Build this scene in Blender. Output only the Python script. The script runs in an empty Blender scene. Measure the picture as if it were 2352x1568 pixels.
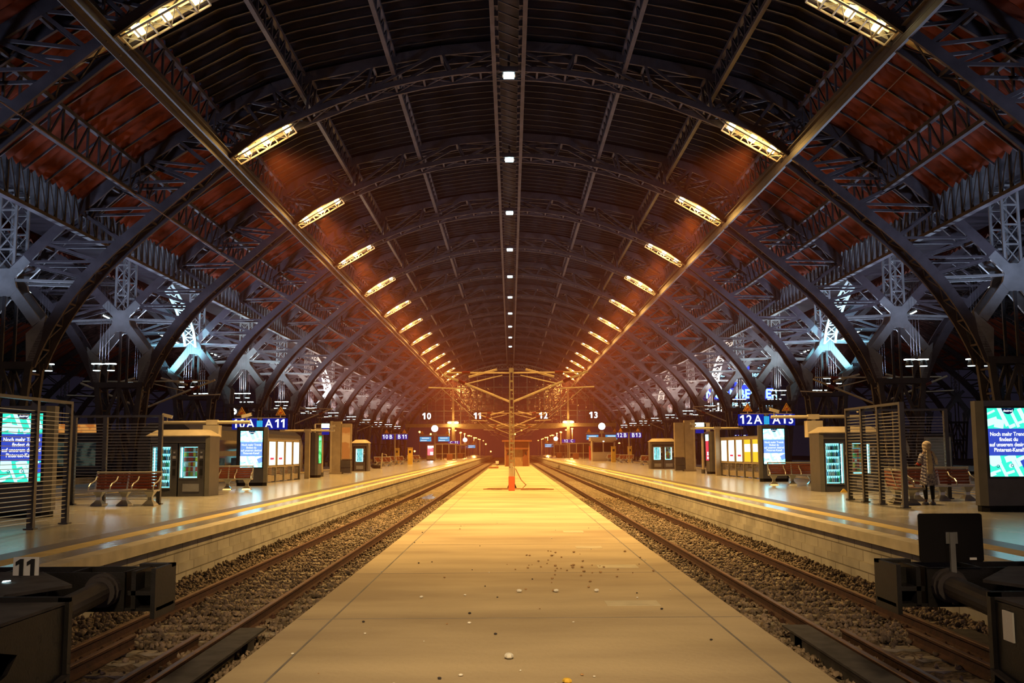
import bpy, math, random
import numpy as np
from mathutils import Vector, Matrix
random.seed(7)
SC = bpy.context.scene
COL = SC.collection
PI = math.pi
S = 13.3                      # bay length between arches
Y0 = 31.1                     # first arch in view
NA = 14                       # arches down to the gable
LAMPW, PENDW, HALLW, RIBW, FILLW, HAZE = 21500., 1900., 300., 2500., 4300., .0012
def AY(k): return Y0 + S * k

# ------------------------------------------------------------------ materials
def _nodes(name):
    m = bpy.data.materials.new(name); m.use_nodes = True
    nt = m.node_tree; nt.nodes.clear()
    out = nt.nodes.new('ShaderNodeOutputMaterial')
    return m, nt, out
def mat(name, col, rough=.5, metal=0., vary=.25, scale=3., bump=0., bscale=40., spec=.5, col2=None, stretch=None, rvary=0.):
    m, nt, out = _nodes(name)
    N, L = nt.nodes, nt.links
    p = N.new('ShaderNodeBsdfPrincipled')
    p.inputs['Roughness'].default_value = rough
    p.inputs['Metallic'].default_value = metal
    p.inputs['Specular IOR Level'].default_value = spec
    L.new(p.outputs[0], out.inputs[0])
    tc = N.new('ShaderNodeNewGeometry')
    src = tc.outputs['Position']
    if stretch:
        mp = N.new('ShaderNodeMapping'); mp.inputs['Scale'].default_value = stretch
        L.new(src, mp.inputs[0]); src = mp.outputs[0]
    nz = N.new('ShaderNodeTexNoise'); nz.inputs['Scale'].default_value = scale; nz.inputs['Detail'].default_value = 5
    L.new(src, nz.inputs['Vector'])
    rp = N.new('ShaderNodeValToRGB')
    c2 = col2 or tuple(c * (1 - vary) for c in col)
    c1 = col if col2 else tuple(min(1, c * (1 + vary * .5)) for c in col)
    rp.color_ramp.elements[0].position = .35; rp.color_ramp.elements[1].position = .68
    rp.color_ramp.elements[0].color = (*c2, 1); rp.color_ramp.elements[1].color = (*c1, 1)
    L.new(nz.outputs['Fac'], rp.inputs[0]); L.new(rp.outputs[0], p.inputs['Base Color'])
    if rvary:
        mr = N.new('ShaderNodeMapRange'); mr.inputs['To Min'].default_value = rough - rvary; mr.inputs['To Max'].default_value = rough + rvary
        L.new(nz.outputs['Fac'], mr.inputs[0]); L.new(mr.outputs[0], p.inputs['Roughness'])
    if bump:
        n2 = N.new('ShaderNodeTexNoise'); n2.inputs['Scale'].default_value = bscale; n2.inputs['Detail'].default_value = 3
        L.new(tc.outputs['Position'], n2.inputs['Vector'])
        b = N.new('ShaderNodeBump'); b.inputs['Strength'].default_value = bump; b.inputs['Distance'].default_value = .03
        L.new(n2.outputs['Fac'], b.inputs['Height']); L.new(b.outputs[0], p.inputs['Normal'])
    return m
def emit(name, col, s, vary=0., scale=8., col2=None, sample=True):
    m, nt, out = _nodes(name)
    N, L = nt.nodes, nt.links
    e = N.new('ShaderNodeEmission'); e.inputs[0].default_value = (*col, 1); e.inputs[1].default_value = s
    if col2:
        g = N.new('ShaderNodeNewGeometry')
        nz = N.new('ShaderNodeTexNoise'); nz.inputs['Scale'].default_value = scale; nz.inputs['Detail'].default_value = 2
        L.new(g.outputs['Position'], nz.inputs['Vector'])
        rp = N.new('ShaderNodeValToRGB'); rp.color_ramp.elements[0].position = .44; rp.color_ramp.elements[1].position = .54
        rp.color_ramp.elements[0].color = (*col, 1); rp.color_ramp.elements[1].color = (*col2, 1)
        L.new(nz.outputs['Fac'], rp.inputs[0]); L.new(rp.outputs[0], e.inputs[0])
    L.new(e.outputs[0], out.inputs[0])
    if not sample:
        m.cycles.emission_sampling = 'NONE'
    return m
def glass(name, tint, gl=.12, rough=.08, bump=0.):
    m, nt, out = _nodes(name)
    N, L = nt.nodes, nt.links
    t = N.new('ShaderNodeBsdfTransparent'); t.inputs[0].default_value = (*tint, 1)
    g = N.new('ShaderNodeBsdfGlossy'); g.inputs['Roughness'].default_value = rough
    if bump:
        ge = N.new('ShaderNodeNewGeometry'); nz = N.new('ShaderNodeTexNoise'); nz.inputs['Scale'].default_value = 1.1; nz.inputs['Detail'].default_value = 2
        b = N.new('ShaderNodeBump'); b.inputs['Strength'].default_value = bump; b.inputs['Distance'].default_value = .12
        L.new(ge.outputs['Position'], nz.inputs['Vector']); L.new(nz.outputs['Fac'], b.inputs['Height']); L.new(b.outputs[0], g.inputs['Normal'])
    mx = N.new('ShaderNodeMixShader'); mx.inputs[0].default_value = gl
    L.new(t.outputs[0], mx.inputs[1]); L.new(g.outputs[0], mx.inputs[2]); L.new(mx.outputs[0], out.inputs[0])
    return m
def tiles(name, c1, c2, cm, w, h, rough, axes='xy', mortar=.006, bump=.2, spec=.5, rot=0.):
    """brick/slab pattern on real surfaces, in world metres"""
    m, nt, out = _nodes(name)
    N, L = nt.nodes, nt.links
    p = N.new('ShaderNodeBsdfPrincipled'); p.inputs['Roughness'].default_value = rough
    p.inputs['Specular IOR Level'].default_value = spec
    L.new(p.outputs[0], out.inputs[0])
    g = N.new('ShaderNodeNewGeometry')
    sp = N.new('ShaderNodeSeparateXYZ'); cb = N.new('ShaderNodeCombineXYZ')
    L.new(g.outputs['Position'], sp.inputs[0])
    L.new(sp.outputs[axes[0].upper()], cb.inputs[0]); L.new(sp.outputs[axes[1].upper()], cb.inputs[1])
    b = N.new('ShaderNodeTexBrick'); b.inputs['Scale'].default_value = 1
    b.inputs['Brick Width'].default_value = w; b.inputs['Row Height'].default_value = h
    b.inputs['Mortar Size'].default_value = mortar
    b.inputs['Color1'].default_value = (*c1, 1); b.inputs['Color2'].default_value = (*c2, 1); b.inputs['Mortar'].default_value = (*cm, 1)
    L.new(cb.outputs[0], b.inputs['Vector'])
    nz = N.new('ShaderNodeTexNoise'); nz.inputs['Scale'].default_value = 1.3; nz.inputs['Detail'].default_value = 6
    L.new(g.outputs['Position'], nz.inputs['Vector'])
    mr = N.new('ShaderNodeMapRange'); mr.inputs['From Min'].default_value = .3; mr.inputs['From Max'].default_value = .7
    mr.inputs['To Min'].default_value = .72; mr.inputs['To Max'].default_value = 1.15
    L.new(nz.outputs['Fac'], mr.inputs[0])
    mx = N.new('ShaderNodeMix'); mx.data_type = 'RGBA'; mx.blend_type = 'MULTIPLY'; mx.inputs[0].default_value = 1
    L.new(b.outputs['Color'], mx.inputs[6]); L.new(mr.outputs[0], mx.inputs[7])
    L.new(mx.outputs[2], p.inputs['Base Color'])
    bp = N.new('ShaderNodeBump'); bp.inputs['Strength'].default_value = bump; bp.inputs['Distance'].default_value = .01
    bp.invert = True
    L.new(b.outputs['Fac'], bp.inputs['Height']); L.new(bp.outputs[0], p.inputs['Normal'])
    return m

M = {}
M['steel'] = mat('riveted_grey_steel', (.17, .165, .18), .55, .0, .3, 1.2, .15, 22)
M['roof_steel'] = mat('shaded_roof_steel', (.052, .042, .052), .6, .0, .3, 1.2, .15, 22, .12)  # pier steel in a darker copy, the roof's shade put into the colour
M['steel_dark'] = mat('dark_grey_steel', (.04, .035, .04), .6, .0, .3, 1.5, spec=.2)
M['louvre_roof'] = mat('dark_roof_louvres', (.017, .0125, .0165), .6, .0, .5, 1.6, stretch=(.3, 1, 1), spec=.08)
M['plank_roof'] = mat('red_brown_roof_boards', (.13, .029, .016), .7, 0, .55, 1.1, stretch=(.4, 1.6, 1), spec=.08)
M['roof_bar'] = mat('pale_roof_glazing_bars', (.06, .06, .08), .5, 0, .2, spec=.2)
M['tile'] = tiles('grey_platform_slabs', (.34, .325, .30), (.30, .285, .265), (.20, .19, .175), .6, .3, .21, 'yx', .006, .012, .75)
M['band_dark'] = mat('dark_guidance_paving', (.10, .082, .085), .38, 0, .2, 2)
M['band_yellow'] = mat('pale_yellow_safety_line', (.50, .38, .15), .65, 0, .15, 4, spec=.25)
M['coping'] = mat('pale_edge_stone', (.52, .46, .34), .7, 0, .2, 2.5)
M['block'] = tiles('concrete_edge_blocks', (.42, .39, .34), (.36, .33, .29), (.15, .13, .11), .9, .36, .85, 'yz', .012, .5, .3)
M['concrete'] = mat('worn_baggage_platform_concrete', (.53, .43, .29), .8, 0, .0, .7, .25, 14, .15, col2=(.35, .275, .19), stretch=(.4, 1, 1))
M['concrete_dark'] = mat('darker_concrete', (.20, .18, .17), .8, 0, .3, 1.5, .2, 12)  # darker concrete of the side baggage platforms and slab joints
M['ballast'] = mat('track_ballast_bed', (.15, .115, .09), .9, 0, .6, 16, 1., 22, .2)
M['stone'] = mat('ballast_stones', (.25, .19, .145), .85, 0, .65, 5, .2, 60, .2)
M['sleeper'] = mat('concrete_sleepers', (.30, .26, .215), .85, 0, .35, 6, .2, 30, .2)
M['rust'] = mat('rusty_rail_side', (.075, .028, .018), .65, .2, .4, 8, .2, 50)
M['railtop'] = mat('worn_rail_head', (.15, .075, .05), .4, .5, .35, 5)
M['black'] = mat('black_painted_steel', (.011, .010, .012), .5, 0, .3, 6, .1, 60, .3)
M['black_dull'] = mat('dull_black', (.006, .005, .006), .8, spec=.15)
M['dust'] = mat('dusty_dark_plate', (.055, .048, .05), .8, 0, .45, 5)
M['anthracite'] = mat('anthracite_metal', (.075, .072, .075), .4, .3, .15, 3)
M['grey_metal'] = mat('grey_brushed_metal', (.30, .30, .30), .38, .6, .15, 5)
M['beam_grey'] = mat('grey_lamp_beam', (.06, .05, .062), .5, 0, .2, 3, spec=.25)
M['zinc'] = mat('zinc_slats', (.42, .41, .40), .4, .4, .12, 5)
M['cream'] = mat('cream_sheet_metal', (.52, .45, .33), .45, .1, .1, 3)
M['brown_col'] = mat('brown_column_cladding', (.36, .30, .22), .5, .1, .12, 3)
M['wood'] = mat('red_brown_bench_wood', (.26, .075, .035), .45, 0, .3, 12, stretch=(.4, 6, 6))
M['alu'] = mat('bench_aluminium', (.48, .48, .47), .32, .7, .1, 5)
M['white'] = mat('white_enamel', (.75, .75, .73), .5, 0, .06, 4)
M['yellow'] = mat('yellow_paint', (.70, .45, .06), .5, 0, .1, 5)
M['redpaint'] = mat('red_paint', (.55, .05, .03), .5, 0, .12, 5)
M['orange_red'] = mat('orange_red_post_paint', (.72, .16, .07), .5, 0, .12, 5)
M['signblue'] = mat('sign_blue_panel', (.02, .03, .32), .4)
M['trainred'] = mat('train_red', (.08, .012, .012), .35, .1)
M['traingrey'] = mat('train_grey', (.05, .048, .05), .4, .1)
M['hutwall'] = mat('brown_red_hut_boards', (.30, .11, .05), .65, 0, .25, 3, stretch=(8, 8, .4))
M['hutdoor'] = mat('tan_hut_door', (.42, .27, .14), .6, 0, .15, 3)
M['mastpaint'] = mat('pale_mast_paint', (.40, .33, .23), .5, .2, .2, 5)
M['tubepaint'] = mat('pale_cantilever_tube', (.60, .50, .36), .4, .3, .1, 5)
M['insul'] = mat('dark_red_insulator', (.18, .03, .02), .3)
M['hose'] = mat('brown_hose', (.28, .13, .06), .6)
M['asphalt'] = mat('dark_ground', (.06, .05, .045), .9, 0, .4, .5)
M['puddle'] = mat('standing_water', (.012, .012, .012), .06, 0, .1, 2, .12, 9, 1.)
M['litter'] = mat('dry_litter', (.42, .25, .12), .8, 0, .4, 30)
M['paper'] = mat('white_paper_scrap', (.8, .78, .72), .8)
M['glass'] = glass('station_glass', (.62, .58, .56), .10)
M['gable_glass'] = glass('uneven_gable_glass', (.62, .58, .56), .10, .035, .5)
M['shopglass'] = glass('display_glass', (.92, .95, .95), .05)
M['darkglass'] = mat('dark_window_glass', (.012, .012, .015), .08, 0, .1, 1, spec=.8)
M['sodium'] = emit('sodium_lamp_glow', (1, .60, .15), 3.6, sample=False)
M['sodium_hot'] = emit('sodium_lamp_core', (1, .84, .42), 9, sample=False)
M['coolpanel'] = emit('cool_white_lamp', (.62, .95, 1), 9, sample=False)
M['pendant_glow'] = emit('pendant_lamp_glow', (.78, 1., 1.), 4, sample=False)
M['streetglow'] = emit('street_lamp_glow', (1, .42, .07), 12, sample=False)
M['clockglow'] = emit('clock_face_glow', (.95, 1, .92), 5)
M['numglow'] = emit('lit_track_numeral', (.86, 1., 1.), 6, sample=False)
M['signletter'] = emit('lit_white_letters', (.85, .92, 1), 1.4, sample=False)
M['signblue_lit'] = emit('lit_blue_sign', (.012, .022, .42), .62)
M['cyanlit'] = emit('lit_cyan_display', (.03, .42, .78), 1.0)
M['teal'] = emit('screen_teal', (.04, .80, .58), 1.25)
M['tealwhite'] = emit('screen_pale', (.50, 1, 1), 1.6)
M['bandblue'] = emit('screen_blue_band', (.045, .085, .62), .95)
M['bandtext'] = emit('screen_white_text', (.92, .97, 1), 1.3, sample=False)
M['logodark'] = emit('screen_dark_logo', (.003, .006, .05), 1., sample=False)
M['teal_hot'] = emit('bright_screen_teal', (.10, .78, 1), 7.)
M['white_hot'] = emit('bright_screen_white', (.36, .90, 1), 8.)
M['band_hot'] = emit('bright_screen_blue', (.14, .26, .95), 1.8)
M['poster_white'] = emit('lit_poster_white', (.95, .98, .80), 2.3)
M['poster_cool'] = emit('lit_poster_pale', (.74, .95, .78), 1.7)
M['poster_yellow'] = emit('lit_poster_yellow', (.85, .58, .03), 1.2)
M['poster_red'] = emit('lit_poster_red', (.80, .06, .09), 1.2)
M['poster_pink'] = emit('lit_poster_pink', (.95, .16, .20), 1.6)
M['poster_green'] = emit('lit_poster_green', (.05, .55, .10), 1.2, col2=(.25, .9, .35), scale=3)
M['poster_orange'] = emit('lit_poster_orange', (.55, .17, .03), .8, col2=(.75, .32, .07), scale=1.6)
M['vend_back'] = emit('vending_back_glow', (.16, .80, .95), 4.5)
M['vend_tube'] = emit('vending_light_tube', (.4, 1, 1), 9.)
M['neonblue'] = emit('neon_blue', (.04, .08, .9), 1.4, sample=False)
M['neonpale'] = emit('neon_pale_blue', (.35, .72, 1), 2.2, sample=False)
M['trainwin'] = emit('train_window_glow', (.10, .13, .10), .35, col2=(.02, .03, .03), scale=1.5, sample=False)
M['redled'] = emit('red_lamp', (1, .08, .02), 6, sample=False)
M['tri'] = mat('warning_orange', (.85, .38, .03), .45)
M['ink'] = mat('black_print', (.01, .01, .01), .5)
M['redink'] = mat('red_print', (.5, .04, .02), .5)

# ------------------------------------------------------------------ mesh building
class MB:
    def __init__(s): s.v, s.f, s.m = [], [], []
    def add(s, vs, fs, mi=0):
        o = len(s.v); s.v += [tuple(v) for v in vs]
        s.f += [tuple(i + o for i in f) for f in fs]; s.m += [mi] * len(fs); return s
    def box(s, x0, x1, y0, y1, z0, z1, mi=0):
        return s.add([(x0, y0, z0), (x1, y0, z0), (x1, y1, z0), (x0, y1, z0), (x0, y0, z1), (x1, y0, z1), (x1, y1, z1), (x0, y1, z1)],
                     [(0, 3, 2, 1), (4, 5, 6, 7), (0, 1, 5, 4), (1, 2, 6, 5), (2, 3, 7, 6), (3, 0, 4, 7)], mi)
    def bar(s, p, q, w, h=None, up=(0, 1, 0), mi=0):
        """box girder from p to q; w along 'up', h across"""
        p, q = Vector(p), Vector(q); h = w if h is None else h
        d = (q - p)
        if d.length < 1e-6: return s
        d.normalize(); u = Vector(up)
        u = u - d * u.dot(d)
        if u.length < 1e-4:
            u = Vector((1, 0, 0)) - d * d.x
            if u.length < 1e-4: u = Vector((0, 0, 1))
        u.normalize(); r = d.cross(u)
        a, b = u * w / 2, r * h / 2
        vs = [p - a - b, p + a - b, p + a + b, p - a + b, q - a - b, q + a - b, q + a + b, q - a + b]
        return s.add(vs, [(0, 1, 2, 3), (7, 6, 5, 4), (0, 4, 5, 1), (1, 5, 6, 2), (2, 6, 7, 3), (3, 7, 4, 0)], mi)
    def tube(s, pts, r, n=8, mi=0, cap=True):
        pts = [Vector(p) for p in pts]; o = len(s.v); k = len(pts)
        rs = r if isinstance(r, (list, tuple)) else [r] * k
        ref = Vector((0, 0, 1))
        for i, p in enumerate(pts):
            d = (pts[min(i + 1, k - 1)] - pts[max(i - 1, 0)]).normalized()
            if abs(d.dot(ref)) > .95: ref = Vector((1, 0, 0)) if abs(d.x) < .9 else Vector((0, 1, 0))
            u = (ref - d * ref.dot(d)).normalized(); w = d.cross(u)
            for j in range(n):
                t = 2 * PI * j / n
                s.v.append(tuple(p + (u * math.cos(t) + w * math.sin(t)) * rs[i]))
        for i in range(k - 1):
            for j in range(n):
                a, b = o + i * n + j, o + i * n + (j + 1) % n
                s.f.append((a, b, b + n, a + n)); s.m.append(mi)
        if cap:
            s.f.append(tuple(o + j for j in reversed(range(n)))); s.m.append(mi)
            s.f.append(tuple(o + (k - 1) * n + j for j in range(n))); s.m.append(mi)
        return s
    def ball(s, c, r, n=10, m=6, sc=(1, 1, 1), mi=0):
        vs = [(c[0], c[1], c[2] + r * sc[2])]
        for i in range(1, m):
            a = PI * i / m
            for j in range(n):
                t = 2 * PI * j / n
                vs.append((c[0] + r * sc[0] * math.sin(a) * math.cos(t), c[1] + r * sc[1] * math.sin(a) * math.sin(t), c[2] + r * sc[2] * math.cos(a)))
        vs.append((c[0], c[1], c[2] - r * sc[2])); fs = []
        for j in range(n): fs.append((0, 1 + j, 1 + (j + 1) % n))
        for i in range(m - 2):
            for j in range(n):
                a, b = 1 + i * n + j, 1 + i * n + (j + 1) % n
                fs.append((a, a + n, b + n, b))
        e = len(vs) - 1
        for j in range(n): fs.append((e, 1 + (m - 2) * n + (j + 1) % n, 1 + (m - 2) * n + j))
        return s.add(vs, fs, mi)
    def prism(s, poly, a0, a1, axis='y', mi=0):
        """closed outline poly (2-D) pushed from a0 to a1 along an axis"""
        n = len(poly)
        def P(p, a): return {'y': (p[0], a, p[1]), 'x': (a, p[0], p[1]), 'z': (p[0], p[1], a)}[axis]
        vs = [P(p, a0) for p in poly] + [P(p, a1) for p in poly]
        fs = [tuple(range(n)), tuple(reversed(range(n, 2 * n)))] + [(i, i + n, (i + 1) % n + n, (i + 1) % n) for i in range(n)]
        return s.add(vs, fs, mi)
    def loft(s, rings, mi=0, cap=True):
        n = len(rings[0]); o = len(s.v)
        for r in rings: s.v += [tuple(p) for p in r]
        for i in range(len(rings) - 1):
            for j in range(n):
                a, b = o + i * n + j, o + i * n + (j + 1) % n
                s.f.append((a, b, b + n, a + n)); s.m.append(mi)
        if cap:
            s.f.append(tuple(o + j for j in reversed(range(n)))); s.m.append(mi)
            s.f.append(tuple(o + (len(rings) - 1) * n + j for j in range(n))); s.m.append(mi)
        return s
    def quad(s, a, b, c, d, mi=0): return s.add([a, b, c, d], [(0, 1, 2, 3)], mi)
    def xf(s, mtx):
        s.v = [tuple(mtx @ Vector(v)) for v in s.v]; return s

def obj(name, mb, mats, parent=None, kind=None, smooth=False, loc=None):
    me = bpy.data.meshes.new(name)
    me.from_pydata(mb.v, [], mb.f)
    if not isinstance(mats, (list, tuple)): mats = [mats]
    for m_ in mats: me.materials.append(M[m_] if isinstance(m_, str) else m_)
    if len(mats) > 1: me.polygons.foreach_set('material_index', mb.m)
    if smooth: me.polygons.foreach_set('use_smooth', [True] * len(me.polygons))
    me.update()
    o = bpy.data.objects.new(name, me); COL.objects.link(o)
    if parent is not None: o.parent = parent
    if kind: o['kind'] = kind
    if loc: o.location = loc
    return o
def tag(o, label, cat, group=None):
    o['label'] = label; o['category'] = cat
    if group: o['group'] = group
    return o
def thing(name, label, cat, loc=(0, 0, 0), rz=0., group=None):
    o = bpy.data.objects.new(name, None); COL.objects.link(o)
    o.empty_display_size = .2
    o.location = loc; o.rotation_euler = (0, 0, rz)
    return tag(o, label, cat, group)
def dup(root, label, loc, rz=None, group=None, sx=None):
    """a copy of a thing, its parts and sub-parts, sharing mesh data"""
    def cp(o, par):
        c = o.copy(); COL.objects.link(c)
        if par is not None: c.parent = par
        for ch in o.children:
            if ch.type != 'LIGHT': cp(ch, c)
        return c
    r = cp(root, None); r.location = loc
    if rz is not None: r.rotation_euler = (0, 0, rz)
    if sx is not None: r.scale = (sx, 1, 1)
    r['label'] = label
    if group: r['group'] = group
    return r
def light(name, kind, loc, power, col, parent=None, size=.2, spot=None, blend=.5, rot=(0, 0, 0)):
    d = bpy.data.lights.new(name, kind); d.energy = power; d.color = col
    if kind == 'AREA': d.size = size
    else: d.shadow_soft_size = size
    if spot: d.spot_size = spot; d.spot_blend = blend
    o = bpy.data.objects.new(name, d); COL.objects.link(o)
    o.location = loc; o.rotation_euler = rot
    if parent is not None: o.parent = parent
    return o
def text(body, size, bold=0., align='CENTER', sx=1., depth=.004):
    """flat lettering as an MB in the x-z plane, facing -y, baseline at z=0"""
    cu = bpy.data.curves.new('lettering', 'FONT'); cu.body = body; cu.size = size; cu.align_x = align
    cu.offset = bold; cu.extrude = depth / 2; cu.resolution_u = 3; cu.space_line = .92
    o = bpy.data.objects.new('lettering', cu); COL.objects.link(o)
    dg = bpy.context.evaluated_depsgraph_get(); dg.update()
    me = bpy.data.meshes.new_from_object(o.evaluated_get(dg))
    mb = MB(); mb.add([(v.co.x * sx, -v.co.z, v.co.y) for v in me.vertices], [tuple(p.vertices) for p in me.polygons])
    bpy.data.objects.remove(o); bpy.data.curves.remove(cu); bpy.data.meshes.remove(me)
    return mb
def numeral(s, size, w=.19, depth=.006):
    """sign numerals: a flagged 1 drawn as a polygon, the other figures from the type"""
    mb = MB(); adv = {'1': .48, ' ': .3}; tot = sum(adv.get(c, .66) for c in s) * size; x = -tot / 2; h = .70 * size
    for c in s:
        a = adv.get(c, .66) * size
        if c == '1':
            xr = x + a * .78; t = w * size * .72; d = .16 * size
            mb.prism([(xr - t, 0), (xr, 0), (xr, h), (xr - t * .8, h), (xr - t - d, h - .13 * size), (xr - t - d, h - .13 * size - t * .95), (xr - t, h - .19 * size)], -depth / 2, depth / 2)
        elif c != ' ':
            g = text(c, size, .012 * size, depth=depth, sx=.94); mb.add([(v[0] + x + a / 2, v[1], v[2]) for v in g.v], g.f)
        x += a
    return mb
def at(mb, x=0, y=0, z=0, rz=0): return mb.xf(Matrix.Translation((x, y, z)) @ Matrix.Rotation(rz, 4, 'Z'))
def catmull(pts, n):
    out = []
    P = [Vector((2 * pts[0][0] - pts[1][0], pts[1][1]))] + [Vector(p) for p in pts] + [Vector(pts[-1]) * 2 - Vector(pts[-2])]
    for i in range(1, len(P) - 2):
        for j in range(n):
            t = j / n; a, b, c, d = P[i - 1], P[i], P[i + 1], P[i + 2]
            out.append(.5 * ((2 * b) + (c - a) * t + (2 * a - 5 * b + 4 * c - d) * t * t + (3 * b - a - 3 * c + d) * t ** 3))
    out.append(Vector(pts[-1])); return out
ORD = ['first', 'second', 'third', 'fourth', 'fifth', 'sixth', 'seventh', 'eighth', 'ninth', 'tenth', 'eleventh', 'twelfth', 'thirteenth', 'fourteenth', 'fifteenth', 'sixteenth']

# ------------------------------------------------------------------ camera and picture
cam = bpy.data.cameras.new('camera'); co = bpy.data.objects.new('camera', cam); COL.objects.link(co)
cam.lens = 35.0; cam.sensor_width = 36.0; cam.clip_start = .1; cam.clip_end = 1200
F = 2287.0; P_ = math.atan(251 / F)
co.location = (0, 0, 1.47)
co.matrix_world = (Matrix.Translation((0, 0, 1.47)) @ Matrix.Rotation(-math.atan(4 / F), 4, 'Z') @
                   Matrix.Rotation(PI / 2 + P_, 4, 'X') @ Matrix.Rotation(math.radians(-.32), 4, 'Z'))
SC.camera = co
SC.view_settings.view_transform = 'Standard'; SC.view_settings.look = 'None'
SC.view_settings.exposure = 0.; SC.view_settings.gamma = 1.; SC.view_settings.use_curve_mapping = False
cy = SC.cycles
cy.use_denoising = True; cy.use_adaptive_sampling = True; cy.adaptive_threshold = .03; cy.adaptive_min_samples = 12
cy.max_bounces = 5; cy.diffuse_bounces = 1; cy.glossy_bounces = 2; cy.transmission_bounces = 3; cy.transparent_max_bounces = 10
cy.volume_bounces = 0; cy.use_light_tree = True; cy.sample_clamp_indirect = 3.
cy.caustics_reflective = False; cy.caustics_refractive = False
w = bpy.data.worlds.new('night'); SC.world = w; w.use_nodes = True
w.node_tree.nodes['Background'].inputs[0].default_value = (.35, .30, .55, 1)
w.node_tree.nodes['Background'].inputs[1].default_value = .022
# ================================================================== the setting: ground, platforms, roof
RL = (-5.06, -3.56); RR = (3.86, 5.36)          # rail centres of the two tracks
YE = 330.
mb = MB(); mb.box(-120, 120, 3, 420, -1.4, -1.22)
obj('ground', mb, 'asphalt', kind='structure')
def platform(name, xa, xb, y1, side):
    """side +1: the edge that faces the track is xa on the left platform"""
    lo, hi = min(xa, xb), max(xa, xb)
    mb = MB(); mb.box(lo + .3, hi - .3, 4, y1, -1.3, -.002)
    obj('floor_' + name, mb, 'tile', kind='structure')
nt = [0]
def trim(mb, m):
    nt[0] += 1; return obj('trim_%d' % nt[0], mb, m, kind='structure')
def edge(x, s, y1, front=True):
    """platform edge at x; s = direction into the platform"""
    def X(a): return x + s * a
    def bx(a, b, z0, z1, y0=4.):
        mb = MB(); lo, hi = sorted((X(a), X(b))); mb.box(lo, hi, y0, y1, z0, z1); return mb
    trim(bx(0, .30, -.17, .0), 'coping')
    if front:
        trim(bx(.72, 1.06, -.1, .0025), 'band_yellow'); trim(bx(1.06, 1.48, -.1, .0022), 'band_dark')
    mb = MB(); lo, hi = sorted((X(.14), X(.4)))
    mb.box(lo, hi, 4, y1, -1.3, -.165); 
    lo, hi = sorted((X(.06), X(.2))); mb.box(lo, hi, 4, y1, -1.3, -.56)
    trim(mb, 'block')
platform('left', -6.0, -15.7, YE, 1); edge(-6.0, -1, YE); edge(-15.7, 1, YE)
platform('right', 6.27, 15.9, YE, -1); edge(6.27, 1, YE); edge(15.9, -1, YE)
# the low baggage platform between the two tracks
mb = MB(); mb.box(-2.62, 2.84, 5, 141, -1.3, -.55)
obj('floor_centre', mb, 'concrete', kind='structure')
for sx in (-1, 1):                               # baggage platforms under the column lines, and the next passenger platforms
    nm = 'left' if sx < 0 else 'right'
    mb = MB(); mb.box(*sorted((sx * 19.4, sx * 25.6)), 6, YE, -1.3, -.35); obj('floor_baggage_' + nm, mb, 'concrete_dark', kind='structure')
    mb = MB(); mb.box(*sorted((sx * 29.2, sx * 39)), 6, YE, -1.3, 0); obj('floor_far_' + nm, mb, 'tile', kind='structure')
    edge(sx * 29.2, sx, YE, False)
# slab joints and patches on the low platform
mb = MB()
for x in (-2.18, 2.42): mb.box(x - .012, x + .012, 5, 141, -.552, -.5478)
for y in (8.6, 12.4, 16.9, 22, 28, 35, 44): mb.box(-2.6, 2.8, y - .01, y + .01, -.552, -.5479)
trim(mb, 'concrete_dark')
tag(obj('floor_patch', MB().box(1.25, 1.95, 13.3, 13.75, -.56, -.5465).box(1.5, 2.2, 17.5, 18, -.56, -.5465).box(1.35, 1.9, 21, 21.5, -.56, -.5465).box(1.3, 1.8, 25, 25.6, -.56, -.5465), 'coping', kind='structure'), 'pale repair patches along the right half of the centre platform', 'floor')

# track bed
def bed(x0, x1, nm):
    nx, ny = 36, 260
    ys = 4 + (140 - 4) * (np.linspace(0, 1, ny)) ** 1.8
    xs = np.linspace(x0, x1, nx); mb = MB(); rnd = random.Random(3)
    vs = []
    for y in ys:
        for i, x in enumerate(xs):
            u = i / (nx - 1); e = max(0, abs(u - .5) - .36) * 1.1
            vs.append((x, y, -.965 + .05 * rnd.random() + e * .55))
    fs = [(j * nx + i, j * nx + i + 1, (j + 1) * nx + i + 1, (j + 1) * nx + i) for j in range(ny - 1) for i in range(nx - 1)]
    mb.add(vs, fs); mb.add([(x0, 140, -.95), (x1, 140, -.95), (x1, YE, -.95), (x0, YE, -.95)], [(0, 1, 2, 3)])
    o = obj('ballast', mb, 'ballast', kind='stuff')
    return tag(o, 'bed of grey brown ballast under the %s track' % nm, 'ballast')
bed(-6.1, -2.6, 'left'); bed(2.8, 6.4, 'right')
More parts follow.
